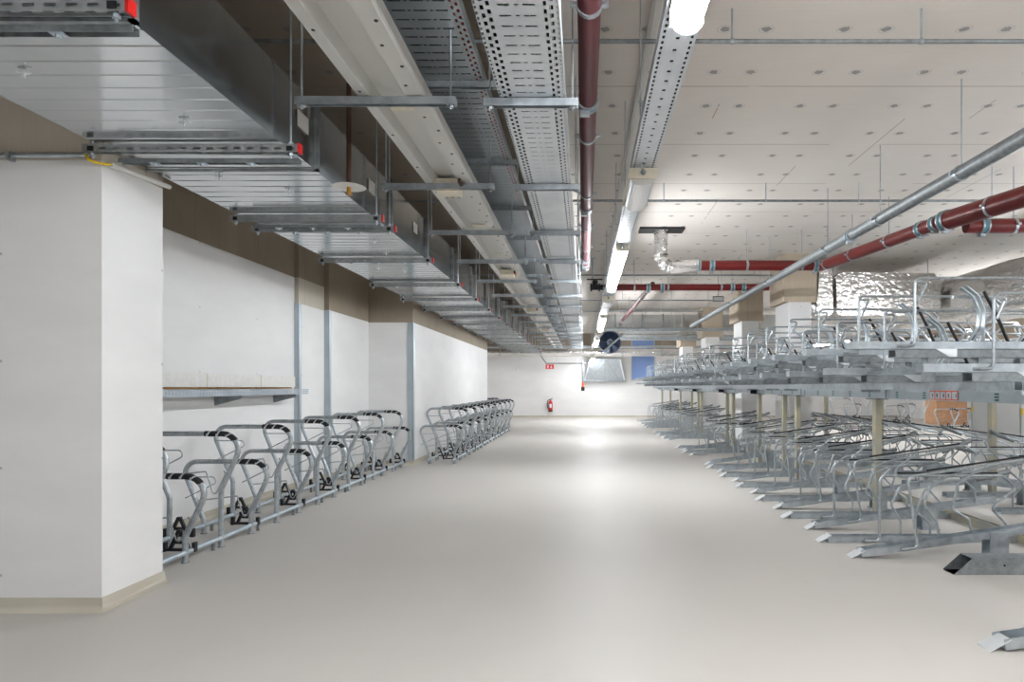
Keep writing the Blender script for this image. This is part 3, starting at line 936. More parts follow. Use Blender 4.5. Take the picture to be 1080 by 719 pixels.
# axial fan
t = thing('axial_fan', 'round dark blue fan unit high in front of the far wall', 'fan', (0.98, 26.0, 3.0))
mb = MB(); mb.sheet([(0.42 * math.cos(2 * PI * k / 32), 0.42 * math.sin(2 * PI * k / 32)) for k in range(33)], 'y', -0.25, 0.3, 0.02); mb.build('fan_housing', 'darkblue', t)
mb = MB(); mb.disc((0, 0.1, 0), 0.41, 0.02, 'y', 32); mb.build('back_plate', 'darkblue', t)
mb = MB(); mb.disc((0, -0.12, 0), 0.12, 0.2, 'y', 18); mb.build('hub', 'print', t)
mb = MB(); mb.disc((0, -0.23, 0), 0.06, 0.03, 'y', 14); mb.build('motor_cap', 'black', t)
for k in range(7):
    a = 2 * PI * k / 7
    mb = MB(); R = Matrix.Rotation(-a, 3, 'Y')
    ps = [R @ Vector(p) for p in ((0.11, -0.10, -0.04), (0.39, -0.08, -0.09), (0.39, -0.14, 0.09), (0.11, -0.16, 0.04))]
    b = len(mb.v)
    mb.v += [tuple(p) for p in ps] + [tuple(p + Vector((0, 0.012, 0))) for p in ps]
    for q in ((0, 1, 2, 3), (7, 6, 5, 4), (0, 4, 5, 1), (1, 5, 6, 2), (2, 6, 7, 3), (3, 7, 4, 0)): mb.face([b + i for i in q])
    mb.build('fan_blade', 'darkblue', t, smooth=False)
for x in (-0.35, 0.35):
    mb = MB(); mb.box(x - 0.02, x + 0.02, -0.02, 0.02, 0.2, CEIL - 2.98); mb.build('mount', 'galv', t, smooth=False)
# hopper shaped plenum
t = thing('duct_plenum', 'grey sheet metal hopper on the far wall, wider at the bottom', 'duct', (0.88, FAR, 0))
mb = MB(); b = 0
q = [(-0.86, 0, 1.58), (0.86, 0, 1.58), (0.62, 0, 2.48), (-0.62, 0, 2.48)]
f = [(-0.86, -0.22, 1.58), (0.86, -0.22, 1.58), (0.62, -0.6, 2.48), (-0.62, -0.6, 2.48)]
mb.v += q + f
for k in range(4): mb.face([k, (k + 1) % 4, 4 + (k + 1) % 4, 4 + k])
mb.face([3, 2, 1, 0]); mb.face([4, 5, 6, 7])
mb.build('hopper', 'galv', t, smooth=False)
for a, c in ((f[0], f[3]), (f[1], f[2])):
    e = MB(); e.bar(a, c, 0.05, 0.03); e.build('edge_rail', 'bright', t, smooth=False)
e = MB(); e.bar((0, -0.225, 1.58), (0, -0.605, 2.48), 0.02, 0.012); e.bar((0, -0.6, 2.46), (-0.6, -0.235, 1.6), 0.014, 0.01); e.bar((0, -0.6, 2.46), (0.6, -0.235, 1.6), 0.014, 0.01)
e.build('seam', 'galv_dull', t, smooth=False)
e = MB(); e.box(-0.9, 0.9, -0.26, 0, 1.54, 1.58); e.build('bottom_rail', 'galv_dull', t, smooth=False)
# blue shutter
t = thing('blue_shutter', 'blue sheet panel in a grey frame high on the far wall', 'shutter', (2.52, FAR, 0))
mb = MB(); mb.box(-0.47, 0.47, -0.05, 0, 1.62, 3.42); mb.build('panel', 'blue', t, smooth=False)
mb = MB()
for x in (-0.5, 0.47): mb.box(x, x + 0.03, -0.07, 0, 1.58, 3.45)
mb.box(-0.5, 0.5, -0.07, 0, 1.57, 1.62); mb.build('frame', 'galv', t, smooth=False)
# hanging push-button pendant
t = thing('pendant_switch', 'black pendant box with orange collar hanging on a grey pole before the far wall', 'switch', (-0.05, 28.2, 0))
mb = MB(); mb.tube([(0, 0, 1.5), (0, 0, 2.3)], 0.045, 10); mb.tube([(0, 0, 2.3), (0, 0, CEIL)], 0.015, 8); mb.build('pole', 'galv_dull', t)
mb = MB(); mb.disc((0, 0, 1.40), 0.045, 0.2, 'z', 12); mb.build('collar', 'orange', t)
mb = MB(); mb.box(-0.07, 0.07, -0.06, 0.06, 1.14, 1.30); mb.build('switch_box', 'black', t)
# fire extinguisher and its sign
t = thing('fire_extinguisher', 'red fire extinguisher with black hose hanging on the far white wall', 'fire extinguisher', (-1.43, FAR - 0.10, 0.28))
mb = MB(); prof = [(0.0, 0.075), (0.03, 0.085), (0.34, 0.085), (0.40, 0.07), (0.44, 0.035), (0.47, 0.03)]
mb.tube([(0, 0, z) for z, r in prof], [r for z, r in prof], 20); mb.build('cylinder', 'red', t)
mb = MB(); mb.disc((0, 0, 0.0), 0.088, 0.07, 'z', 20); mb.build('foot_ring', 'black', t)
mb = MB(); mb.disc((0, 0, 0.48), 0.025, 0.05, 'z', 12); mb.bar((-0.01, 0, 0.51), (0.09, -0.02, 0.55), 0.03, 0.015); mb.bar((-0.01, 0, 0.50), (0.09, -0.02, 0.49), 0.03, 0.012); mb.build('valve', 'black', t)
mb = MB(); mb.tube(fillet([(-0.02, 0, 0.48), (-0.12, 0, 0.46), (-0.15, 0, 0.25), (-0.11, 0, 0.10)], 0.08), 0.016, 8); mb.build('hose', 'rubber', t)
mb = MB()
for k in range(7):
    a0, a1 = -PI / 2 - 0.6 + 1.2 * k / 7, -PI / 2 - 0.6 + 1.2 * (k + 1) / 7
    b = len(mb.v)
    for a in (a0, a1):
        for z in (0.13, 0.30): mb.v.append((0.0865 * math.cos(a), 0.0865 * math.sin(a), z))
    mb.face([b, b + 2, b + 3, b + 1])
mb.build('instruction_label', 'label_white', t)
mb = MB(); mb.box(-0.05, 0.05, 0.08, 0.10, 0.2, 0.40); mb.build('wall_bracket', 'galv_dull', t)
t = thing('fire_sign', 'small red fire extinguisher sign hanging under the conduit above the extinguisher', 'sign', (-1.41, 28.0, 2.13))
mb = MB(); mb.box(-0.17, 0.17, -0.006, 0.006, -0.09, 0.09); mb.build('sign_panel', 'signred', t, smooth=False)
mb = MB(); mb.box(-0.10, -0.05, -0.009, -0.006, -0.06, 0.04); mb.box(-0.09, -0.06, -0.009, -0.006, 0.04, 0.06); mb.tube([(-0.05, -0.008, 0.05), (-0.03, -0.008, 0.0)], 0.004, 6)
mb.box(0.03, 0.05, -0.009, -0.006, -0.06, 0.02); mb.box(0.06, 0.075, -0.009, -0.006, -0.06, 0.05); mb.box(0.085, 0.10, -0.009, -0.006, -0.06, 0.0); mb.build('pictogram', 'label_white', t, smooth=False)
mb = MB(); mb.tube([(-0.12, 0, 0.09), (-0.12, 0, 0.14)], 0.004, 6); mb.tube([(0.12, 0, 0.09), (0.12, 0, 0.14)], 0.004, 6); mb.build('hanging_wire', 'galv', t)
# small fixtures at the far wall
mb = MB(); mb.tube([(-2.83, 28.8, 2.05), (-2.83, 28.8, CEIL)], 0.008, 6); mb.disc((-2.83, 28.8, 2.03), 0.06, 0.05, 'z', 12)
tag(mb.build('smoke_detector', 'white_plastic'), 'small white detector hanging on a thin rod before the far white wall', 'detector')
t = thing('emergency_light', 'small white emergency light hanging from the galvanised pipe near the second column', 'light', (2.75, 14.0, 3.10))
mb = MB(); mb.box(-0.11, 0.11, -0.03, 0.03, -0.05, 0.06); mb.build('case', 'galv_dull', t, smooth=False)
mb = MB(); mb.box(-0.09, 0.09, -0.036, -0.03, -0.03, 0.04); mb.build('cover', 'white_plastic', t, smooth=False)
mb = MB(); mb.tube([(0, 0, 0.06), (0, 0, CEIL - 3.06)], 0.006, 6); mb.build('hanger_rod', 'galv', t)

# ------------------------------------------------------------------ wall tray and white trunking behind the bike stands
t = thing('wall_cable_tray', 'grey perforated cable tray on brackets along the white wall behind the bike stands', 'cable tray', (-3.40, 0, 1.215))
mb = MB(); mb.sheet([(-0.25, 0.055), (-0.25, 0.0), (0.0, 0.0), (0.0, 0.055)], 'y', 4.6, 8.42, 0.003)
mb.build('tray_sheet', 'tray_w', t, smooth=False)
mb = MB(); mb.box(-0.022, 0.004, 4.6, 8.42, 0.055, 0.06); mb.build('tray_lip', 'galv', t, smooth=False)
for y in (5.45, 6.85, 8.15):
    mb = MB(); mb.prism([(-0.30, -0.10), (-0.03, -0.03), (-0.03, -0.001), (-0.30, -0.001)], 'y', y - 0.02, y + 0.02)
    mb.build('wall_bracket', 'galv_dull', t, smooth=False)
t = thing('wall_trunking', 'white plastic cable trunking on the wall just above the perforated wall tray', 'trunking', (-3.70, 0, 1.30))
mb = MB(); mb.box(0, 0.06, 4.55, 8.60, 0, 0.13); mb.build('trunking_body', 'white_plastic', t, smooth=False)
for y in (5.4, 6.6, 7.7):
    mb = MB(); mb.box(-0.0, 0.063, y - 0.012, y + 0.012, -0.002, 0.132); mb.build('joint_cover', 'cream_plastic', t, smooth=False)
mb = MB(); mb.tube([(0.055, 4.55, -0.01), (0.055, 8.5, -0.01)], 0.007, 6); mb.build('cable', 'brass', t)

# ------------------------------------------------------------------ high and low bike stands (left wall)
def path_sub(pts, s0, s1):
    out = []; d = 0
    for a, b in zip(pts, pts[1:]):
        L = (b - a).length
        n = max(1, int(L / 0.006))
        for k in range(n):
            s = d + L * k / n
            if s0 <= s <= s1: out.append(a + (b - a) * (k / n))
        d += L
    return out
def make_stand(name, drop, tape=True):
    """loop stand in the x-z plane; origin at the front leg's foot, wall at -x"""
    root = thing(name, None, 'bike stand')
    zt = 0.92 - drop; kf = 0.47 - drop; kr = 0.40 - drop
    R = 0.021
    front = [(0, 0, -0.0), (0, 0, kf), (0.215, 0, zt), (-0.63, 0, zt), (-0.42, 0, kr), (-0.42, 0, 0)]
    pts = fillet(front, [0.12, 0.13, 0.10, 0.12], 7)
    mb = MB(); mb.tube(pts, R, 10); mb.build('tube_loop', 'galv_tube', root)
    if tape:
        i = max(range(len(pts)), key=lambda k: pts[k].x)
        tot = 0; lens = [0]
        for a, b in zip(pts, pts[1:]): tot += (b - a).length; lens.append(tot)
        s0, s1 = lens[i] + 0.06, lens[i] + 0.33
        seg = path_sub(pts, s0, s1)
        n = len(seg); m = MB(); k = 4
        per = 10
        # oblique black blocks separated by thin silver gaps
        d0 = 0
        prev = None
        rings = []
        for p, q in zip(seg, seg[1:] + [seg[-1] * 2 - seg[-2]]):
            d = (q - p).normalized(); u = Vector((0, 1, 0)); s = d.cross(u)
            rings.append([p + (u * math.cos(a) + s * math.sin(a)) * (R + 0.0025) for a in [2 * PI * j / 12 for j in range(12)]])
        b = len(m.v)
        for r in rings: m.v += [tuple(v) for v in r]
        for i in range(len(rings) - 1):
            for j in range(12):
                tri = abs(((j + 3) % 12) - 6) / 6.0
                ph = (i + tri * 7) % 13
                m.cur = 1 if ph < 2.4 else 0
                m.face([b + i * 12 + j, b + i * 12 + (j + 1) % 12, b + (i + 1) * 12 + (j + 1) % 12, b + (i + 1) * 12 + j])
        tag(m.build('hazard_tape', ['black', 'tape_white'], root), 'black and silver hazard tape')
    # thin hairpin rods for the front wheel
    r = 0.0055
    hz = zt - 0.13
    mb = MB()
    mb.tube(fillet([(-0.57, -0.05, hz), (-0.30, -0.05, hz), (-0.28, -0.05, hz - 0.05), (-0.57, -0.02, hz - 0.19)], [0.03, 0.03], 6), r, 6)
    mb.tube([(-0.565, 0.02, hz - 0.01), (-0.565, -0.06, hz - 0.01)], r, 6)
    mb.build('wheel_hairpin', 'galv_tube', root)
    mb = MB()
    v0 = kf + 0.12
    mb.tube(fillet([(0.02, 0.03, v0), (-0.09, 0.06, v0 - 0.20), (-0.14, 0.03, v0 + 0.02)], 0.02, 4), r, 6)
    mb.tube([(0.03, -0.015, v0 + 0.03), (0.02, 0.03, v0)], r, 6)
    mb.tube([(-0.50, 0, v0 - 0.02), (-0.14, 0.03, v0 + 0.02)], r, 6)
    mb.build('wheel_rod', 'galv_tube', root)
    # black wheel shoe on the floor rails
    def shoe(mb, x, y):
        mb.bar((x - 0.07, y, 0.08), (x - 0.01, y, 0.21), 0.024, 0.022); mb.bar((x + 0.07, y, 0.08), (x + 0.01, y, 0.21), 0.024, 0.022)
        mb.box(x - 0.10, x + 0.10, y - 0.014, y + 0.014, 0.064, 0.084); mb.box(x - 0.015, x + 0.015, y - 0.018, y + 0.018, 0.195, 0.225)
        mb.box(x - 0.125, x - 0.10, y - 0.018, y + 0.018, 0.06, 0.13); mb.box(x + 0.10, x + 0.125, y - 0.018, y + 0.018, 0.06, 0.13)
        mb.box(x - 0.03, x + 0.03, y - 0.016, y + 0.016, 0.12, 0.14)
    for x in ((-0.40,) if drop < 0.1 else (-0.10,)):
        mb = MB(); shoe(mb, x, 0.10)
        mb.build('wheel_shoe', 'black', root)
    for x in (0, -0.42):
        mb = MB(); mb.disc((x, 0, 0.004), 0.028, 0.008, 'z', 12)
        mb.build('foot', 'galv_dull', root)
    return root
tall = make_stand('bike_stand', 0.0)
low = make_stand('bike_stand', 0.28)
used = {'tall': 0, 'low': 0}
def stand(kind, x, y, label, group, rz=0.0):
    src = tall if kind == 'tall' else low
    o = src if used[kind] == 0 else copy_tree(src)
    used[kind] += 1
    o.location = (x, y, 0.0); o.rotation_euler = (0, 0, rz)
    tag(o, label, 'bike stand', group)
    return o
def rails(x, y0, y1, where):
    for dx, nm in ((0.0, 'front'), (-0.42, 'rear')):
        t = thing('floor_rail', 'galvanised floor tube joining the %s legs of %s' % (nm, where), 'rail', (x + dx, 0, 0))
        mb = MB(); mb.tube([(0, y0, 0.075), (0, y1, 0.075)], 0.019, 12); mb.build('rail_tube', 'zinc', t)
        y = y0 + 0.12
        while y < y1:
            fm = MB(); fm.box(-0.012, 0.012, y - 0.01, y + 0.01, 0, 0.06); y += 0.75
            fm.build('rail_foot', 'galv_dull', t, smooth=False)
k = {'tall': 0, 'low': 0}
for i in range(14):
    y = 4.59 + 0.5 * i if i == 0 else 4.55 + 0.5 * i
    kind = 'tall' if i % 2 == 0 else 'low'
    k[kind] += 1
    stand(kind, -2.95, y, '%s galvanised loop bike stand, %s of its height from the white pillar' % ('high' if kind == 'tall' else 'low', nth(k[kind])), 'stands in the row beside the pillar')
rails(-2.95, 4.56, 11.3, 'the stands beside the pillar')
k = {'tall': 0, 'low': 0}
for i in range(18):
    y = 11.62 + 0.5 * i
    kind = 'low' if i % 2 == 0 else 'tall'
    k[kind] += 1
    stand(kind, -2.20, y, '%s loop bike stand along the far pier, %s of its height from the corner' % ('high' if kind == 'tall' else 'low', nth(k[kind])), 'stands in the row along the far pier')
rails(-2.20, 11.4, 20.4, 'the stands along the far pier')
for i in range(3):
    stand('tall' if i % 2 == 0 else 'low', -2.95, 21.8 + 0.5 * i, '%s loop bike stand in the recess past the pier, %s' % ('high' if i % 2 == 0 else 'low', ('in front', 'in the middle', 'at the back')[i]), 'stands in the recess')
rails(-2.95, 21.5, 23.1, 'the recess stands')

# ------------------------------------------------------------------ stands and crate in the second aisle
def px(x, Z): return (x - 616) * Z / 720
for i, (kind, x, Z) in enumerate((('low', 1006, 20.3), ('low', 1023, 20.8), ('low', 950, 24.2), ('tall', 893, 23.0), ('low', 962, 26.6), ('low', 905, 26.5), ('tall', 975, 22.2), ('tall', 915, 27.8))):
    stand(kind, px(x, Z), Z, '%s loop bike stand in the second aisle, %s nearest the plywood crate' % ('high' if kind == 'tall' else 'low', nth(i + 1)), 'stands in the second aisle', 0.0)
for i, (Z, x0, x1) in enumerate(((21.2, 8.6, 12.0), (25.2, 9.0, 12.0), (28.4, 8.0, 13.0))):
    mb = MB(); mb.tube([(x0, Z, 0.08), (x1, Z, 0.08)], 0.024, 8)
    mb.box(x0, x0 + 0.03, Z - 0.03, Z + 0.03, 0, 0.06); mb.box(x1 - 0.03, x1, Z - 0.03, Z + 0.03, 0, 0.06)
    tag(mb.build('cross_floor_rail', 'galv_dull'), 'low galvanised floor rail crossing the second aisle, %s from the racks' % nth(i + 1), 'rail', 'floor rails in the second aisle')
t = thing('wooden_crate', 'orange-brown plywood crate with a yellow strap on the floor of the second aisle', 'crate', (12.66, 23.9, 0))
mb = MB(); mb.box(-0.53, 0.53, -0.4, 0.4, 0.02, 0.92); mb.build('crate_body', 'wood', t, smooth=False)
mb = MB()
for z in (0.05, 0.45, 0.85): mb.box(-0.55, 0.55, -0.42, -0.4, z - 0.05, z + 0.05)
mb.build('batten', 'wood', t, smooth=False)
mb = MB(); mb.box(-0.1, 0.15, -0.425, 0.41, 0.80, 0.93); mb.build('strap', 'yellow', t, smooth=False)
mb = MB(); mb.box(0.18, 0.5, -0.425, -0.4, 0.84, 0.93); mb.build('handle_slot', 'black', t, smooth=False)

# ------------------------------------------------------------------ two-tier bike racks
def channel(mb, x0, x1, w=0.052, h=0.055, z=0.0, th=0.005):
    mb.sheet([(-w, z + h), (-w, z), (w, z), (w, z + h)], 'x', x0, x1, th)
def guard(mb, x, zt, xe, r=0.011):
    """hooped guard bar: bent foot, post, long bar, kinked tail"""
    y = -0.07
    mb.tube(fillet([(x - 0.12, y + 0.01, 0.02), (x, y, 0.02), (x, y, zt), (xe, y, zt), (xe + 0.10, y, zt - 0.10), (xe - 0.10, y, zt - 0.27), (xe + 0.02, y, zt - 0.40), (xe + 0.02, y, 0.03)],
                   [0.035, 0.055, 0.06, 0.03, 0.03, 0.03], 5), r, 8)
def make_lower(kind):
    """kind high: channel rising to the back; low: flat. Origin at the tip, on the floor, +x into the rack"""
    root = thing('bike_rack_unit', None, 'bike rack')
    body = MB(); channel(body, 0.05, 1.72)
    body.box(0.55, 0.58, -0.052, 0.052, 0.002, 0.012)
    ch = body.build('wheel_channel', 'galv', root, smooth=False)
    tip = MB(); tip.prism([(0.075, 0.058), (-0.03, 0.0), (-0.03, 0.004), (0.075, 0.063)], 'y', -0.056, 0.056)
    tp = tip.build('tip_plate', 'bright', root, smooth=False)
    gm = MB(); guard(gm, 0.47, 0.56, 1.5); gd = gm.build('guard_hoop', 'galv_tube', root)
    lm = MB()
    lm.tube(fillet([(0.95, 0.055, 0.03), (0.95, 0.055, 0.14), (0.83, 0.055, 0.24), (0.90, 0.05, 0.42), (1.02, 0.02, 0.50), (1.42, -0.06, 0.55)], [0.03, 0.03, 0.05, 0.05], 5), 0.010, 8)
    lm.tube(fillet([(0.70, 0.055, 0.03), (0.70, 0.055, 0.16), (0.62, 0.055, 0.30), (0.70, 0.055, 0.46), (0.86, 0.05, 0.50), (1.30, 0.05, 0.51)], [0.03, 0.05, 0.06, 0.05], 5), 0.010, 8)
    lp = lm.build('wheel_loop', 'galv_tube', root)
    pm = MB(); pm.tube([(1.32, 0.0, 0.52), (1.60, 0.02, 0.585)], [0.020, 0.024], 8); gp = pm.build('grip_end', 'galv_dull', root)
    bm_ = MB(); bm_.tube([(0.62, -0.07, 0.585), (1.45, -0.07, 0.585)], 0.008, 6); bs = bm_.build('black_strip', 'rubber', root)
    sm = MB()
    if kind == 'high':
        a = math.atan(0.145); 
        R = Matrix.Rotation(-a, 4, 'Y')
        for o in (ch, gd, lp, gp, bs, tp):
            o.rotation_euler = (0, -a if o is not tp else 0, 0)
            if o is not tp: o.location = (0, 0, 0.0)
        sm.box(1.02, 1.16, -0.06, -0.052, 0.0, 0.20); sm.box(1.02, 1.16, 0.052, 0.06, 0.0, 0.20); sm.box(1.00, 1.18, -0.07, 0.07, 0.0, 0.008)
    else:
        sm.box(1.02, 1.16, -0.06, -0.052, 0.0, 0.05); sm.box(1.02, 1.16, 0.052, 0.06, 0.0, 0.05); sm.box(0.98, 1.2, -0.075, 0.075, -0.0, 0.006)
    sm.build('floor_bracket', 'galv', root, smooth=False)
    return root
lower = {k: make_lower(k) for k in ('high', 'low')}
lused = {'high': 0, 'low': 0}
group_starts = []
lowers = [('high', 3.40, 2.02)]
y = 5.23; i = 0
while y < 11.6:
    lowers.append(('high' if i % 2 == 0 else 'low', y, 2.06 if i % 2 == 0 else 1.99)); y += 0.52; i += 1
for y0, y1 in ((13.0, 14.8), (16.7, 19.6), (21.4, 24.3), (25.5, 26.5)):
    y = y0; i = 0
    while y < y1:
        lowers.append(('high' if i % 2 == 0 else 'low', y, 2.04 if i % 2 == 0 else 1.97)); y += 0.52; i += 1
cnt = {'high': 0, 'low': 0}
for kind, y, x in lowers:
    o = lower[kind] if lused[kind] == 0 else copy_tree(lower[kind])
    lused[kind] += 1; cnt[kind] += 1
    o.location = (x, y, 0.0)
    tag(o, 'floor-level bike rack unit with %s channel, %s such from the near end' % ('rising' if kind == 'high' else 'flat', nth(cnt[kind])), 'bike rack', 'lower tier bike rack units')
# heavy box channel lying flat beside the first units
t = thing('bike_rack_channel', 'heavy dark galvanised box channel with slanted open end lying before the rising units', 'bike rack', (2.56, 4.80, 0))
mb = MB()
mb.sheet([(-0.075, 0.0), (0.075, 0.0), (0.075, 0.115), (-0.075, 0.115), (-0.075, 0.004)], 'x', 0.13, 1.7, 0.005)
mb.v += []
b = len(mb.v)
mb.v += [(0.0, -0.075, 0.0), (0.13, -0.075, 0.0), (0.13, -0.075, 0.115), (0.0, 0.075, 0.0), (0.13, 0.075, 0.0), (0.13, 0.075, 0.115)]
mb.face([b, b + 1, b + 2]); mb.face([b + 3, b + 5, b + 4]); mb.face([b, b + 3, b + 4, b + 1])
mb.build('box_channel', 'galv_dull', t, smooth=False)
mb = MB()
for x in (0.35, 0.62, 0.95, 1.3): mb.disc((x, -0.076, 0.065), 0.008, 0.003, 'y', 8)
mb.build('bolt', 'black', t)

# ground rail joining the lower channels, in sections like the rows
for k, (y0, y1) in enumerate(((4.9, 11.7), (12.8, 14.9), (16.5, 19.68), (21.2, 24.4), (25.4, 26.6))):
    mb = MB(); mb.box(3.62, 3.70, y0, y1, 0.0, 0.012); mb.box(3.62, 3.632, y0, y1, 0.012, 0.075); mb.box(3.688, 3.70, y0, y1, 0.012, 0.075)
    tag(mb.build('rack_ground_rail', 'zinc_yellow', smooth=False), 'yellowish zinc ground rail behind the floor-level bike units, %s section from the near end' % nth(k + 1), 'rail', 'ground rails of the bike racks')

# carrying girder with its posts
BX0, BX1, BZ0, BZ1 = 2.96, 3.04, 1.185, 1.275
girders = []
secs = [(4.0, 6.66), (6.70, 9.3), (9.34, 11.75), (11.95, 14.5), (14.7, 18.0), (18.2, 21.6), (21.8, 27.2)]
for k, (y0, y1) in enumerate(secs):
    t = thing('rack_girder', 'grey carrying girder under the upper bike trays, %s section from the near end' % nth(k + 1), 'girder', group='girder sections of the bike racks')
    mb = MB(); mb.box(BX0, BX1, y0, y1, BZ0, BZ1); mb.box(BX0 - 0.004, BX0, y0, y0 + 0.03, BZ0, BZ1); mb.box(BX0 - 0.004, BX0, y1 - 0.03, y1, BZ0, BZ1)
    mb.build('girder_tube', 'zinc', t, smooth=False)
    girders.append(t)
    y = y0 + 0.35
    while y < y1 - 0.1:
        m = MB()
        for z in (BZ0 + 0.014, BZ0 + 0.036, BZ0 + 0.058): m.box(BX0 - 0.0025, BX0 - 0.001, y, y + 0.05, z, z + 0.012)
        tag(m.build('printed_mark', 'green', t, smooth=False), 'dark green printed mark')
        y += 0.52
    if k == 0:
        e = MB(); ya, yb = 5.40, 5.84
        e.box(BX0 - 0.004, BX0 - 0.001, ya, yb, BZ0 + 0.008, BZ1 - 0.006)
        lb = e.build('number_label', 'orange', t, smooth=False)
        for q in range(5):
            w = (yb - ya) / 5
            c = MB(); c.box(BX0 - 0.006, BX0 - 0.004, ya + w * q + 0.008, ya + w * (q + 1) - 0.008, BZ0 + 0.016, BZ1 - 0.014)
            cl = c.build('number_field', 'label_white', lb, smooth=False)
            # illegible grey strokes, as far as the photograph shows them
        for (q, a, w2) in ((0, 0.2, 0.2), (1, 0.45, 0.25), (2, 0.3, 0.3), (3, 0.5, 0.3), (4, 0.3, 0.25)):
            w = (yb - ya) / 5; yy = ya + w * q + w * a
            c = MB(); c.box(BX0 - 0.0075, BX0 - 0.006, yy, yy + w * w2 * 0.5, BZ0 + 0.03, BZ1 - 0.03)
            c.build('number_print', 'print', lb, smooth=False)
    if k in (2, 3, 4, 5):
        e = MB(); e.box(BX0 - 0.11, BX0 - 0.004, y1 - 0.06, y1 - 0.035, BZ0, BZ0 + 0.088); 
        e.build('hollow_end', 'black', t, smooth=False)
posts = [6.85, 9.47, 10.4, 11.6, 13.6, 14.3, 17.3, 17.9, 19.0, 21.3, 23.7, 26.2, 4.35]
posts.sort()
def make_post():
    root = thing('rack_post', None, 'post')
    mb = MB(); mb.box(-0.03, 0.03, -0.045, 0.045, 0.012, BZ0 - 0.014)
    mb.build('post_tube', 'zinc_yellow', root, smooth=False)
    mb = MB(); mb.box(-0.06, 0.06, -0.13, 0.13, BZ0 - 0.014, BZ0); mb.build('head_plate', 'galv_dull', root, smooth=False)
    mb = MB(); mb.box(-0.085, 0.085, -0.085, 0.085, 0, 0.012)
    for x in (-0.06, 0.06):
        for y in (-0.06, 0.06): mb.disc((x, y, 0.018), 0.01, 0.012, 'z', 6)
    mb.build('foot_plate', 'galv', root, smooth=False)
    return root
p0 = make_post()
for k, y in enumerate(posts):
    o = p0 if k == 0 else copy_tree(p0)
    # stand clear of the floor units
    yy = y
    for kind, ly, lx in lowers:
        if abs(ly - yy) < 0.15: yy = ly + (0.2 if yy >= ly else -0.2)
    o.location = (3.0, yy, 0)
    tag(o, 'zinc steel post under the rack girder, %s from the near end' % nth(k + 1), 'post', 'posts of the bike racks')

# long bearer rails above the girder (front and rear)
for k, (x, z, t_) in enumerate(((2.80, 1.275, 'front'), (3.0, 1.275, 'middle'), (3.48, 1.275, 'rear'))):
    t = thing('tray_bearer', 'long galvanised bearer rail under the upper bike trays, the %s one' % t_, 'rail', group='bearer rails')
    mb = MB(); mb.sheet([(x - 0.03, z + 0.06), (x - 0.03, z), (x + 0.03, z), (x + 0.03, z + 0.06)], 'y', 4.4, 27.4, 0.004); mb.build('rail', 'galv', t, smooth=False)
# cross arms of the girder sections that carry the outer bearers
for k, y in enumerate(posts):
    for (y0, y1), gd in zip(secs, girders):
        if y0 <= y <= y1:
            mb = MB(); mb.box(2.77, 2.9599, y - 0.03, y + 0.03, 1.25, 1.2745); mb.build('cross_arm', 'galv', gd, smooth=False)
            mb = MB(); mb.box(3.0401, 3.51, y - 0.03, y + 0.03, 1.19, 1.2745); mb.build('cross_arm', 'galv_dull', gd, smooth=False)

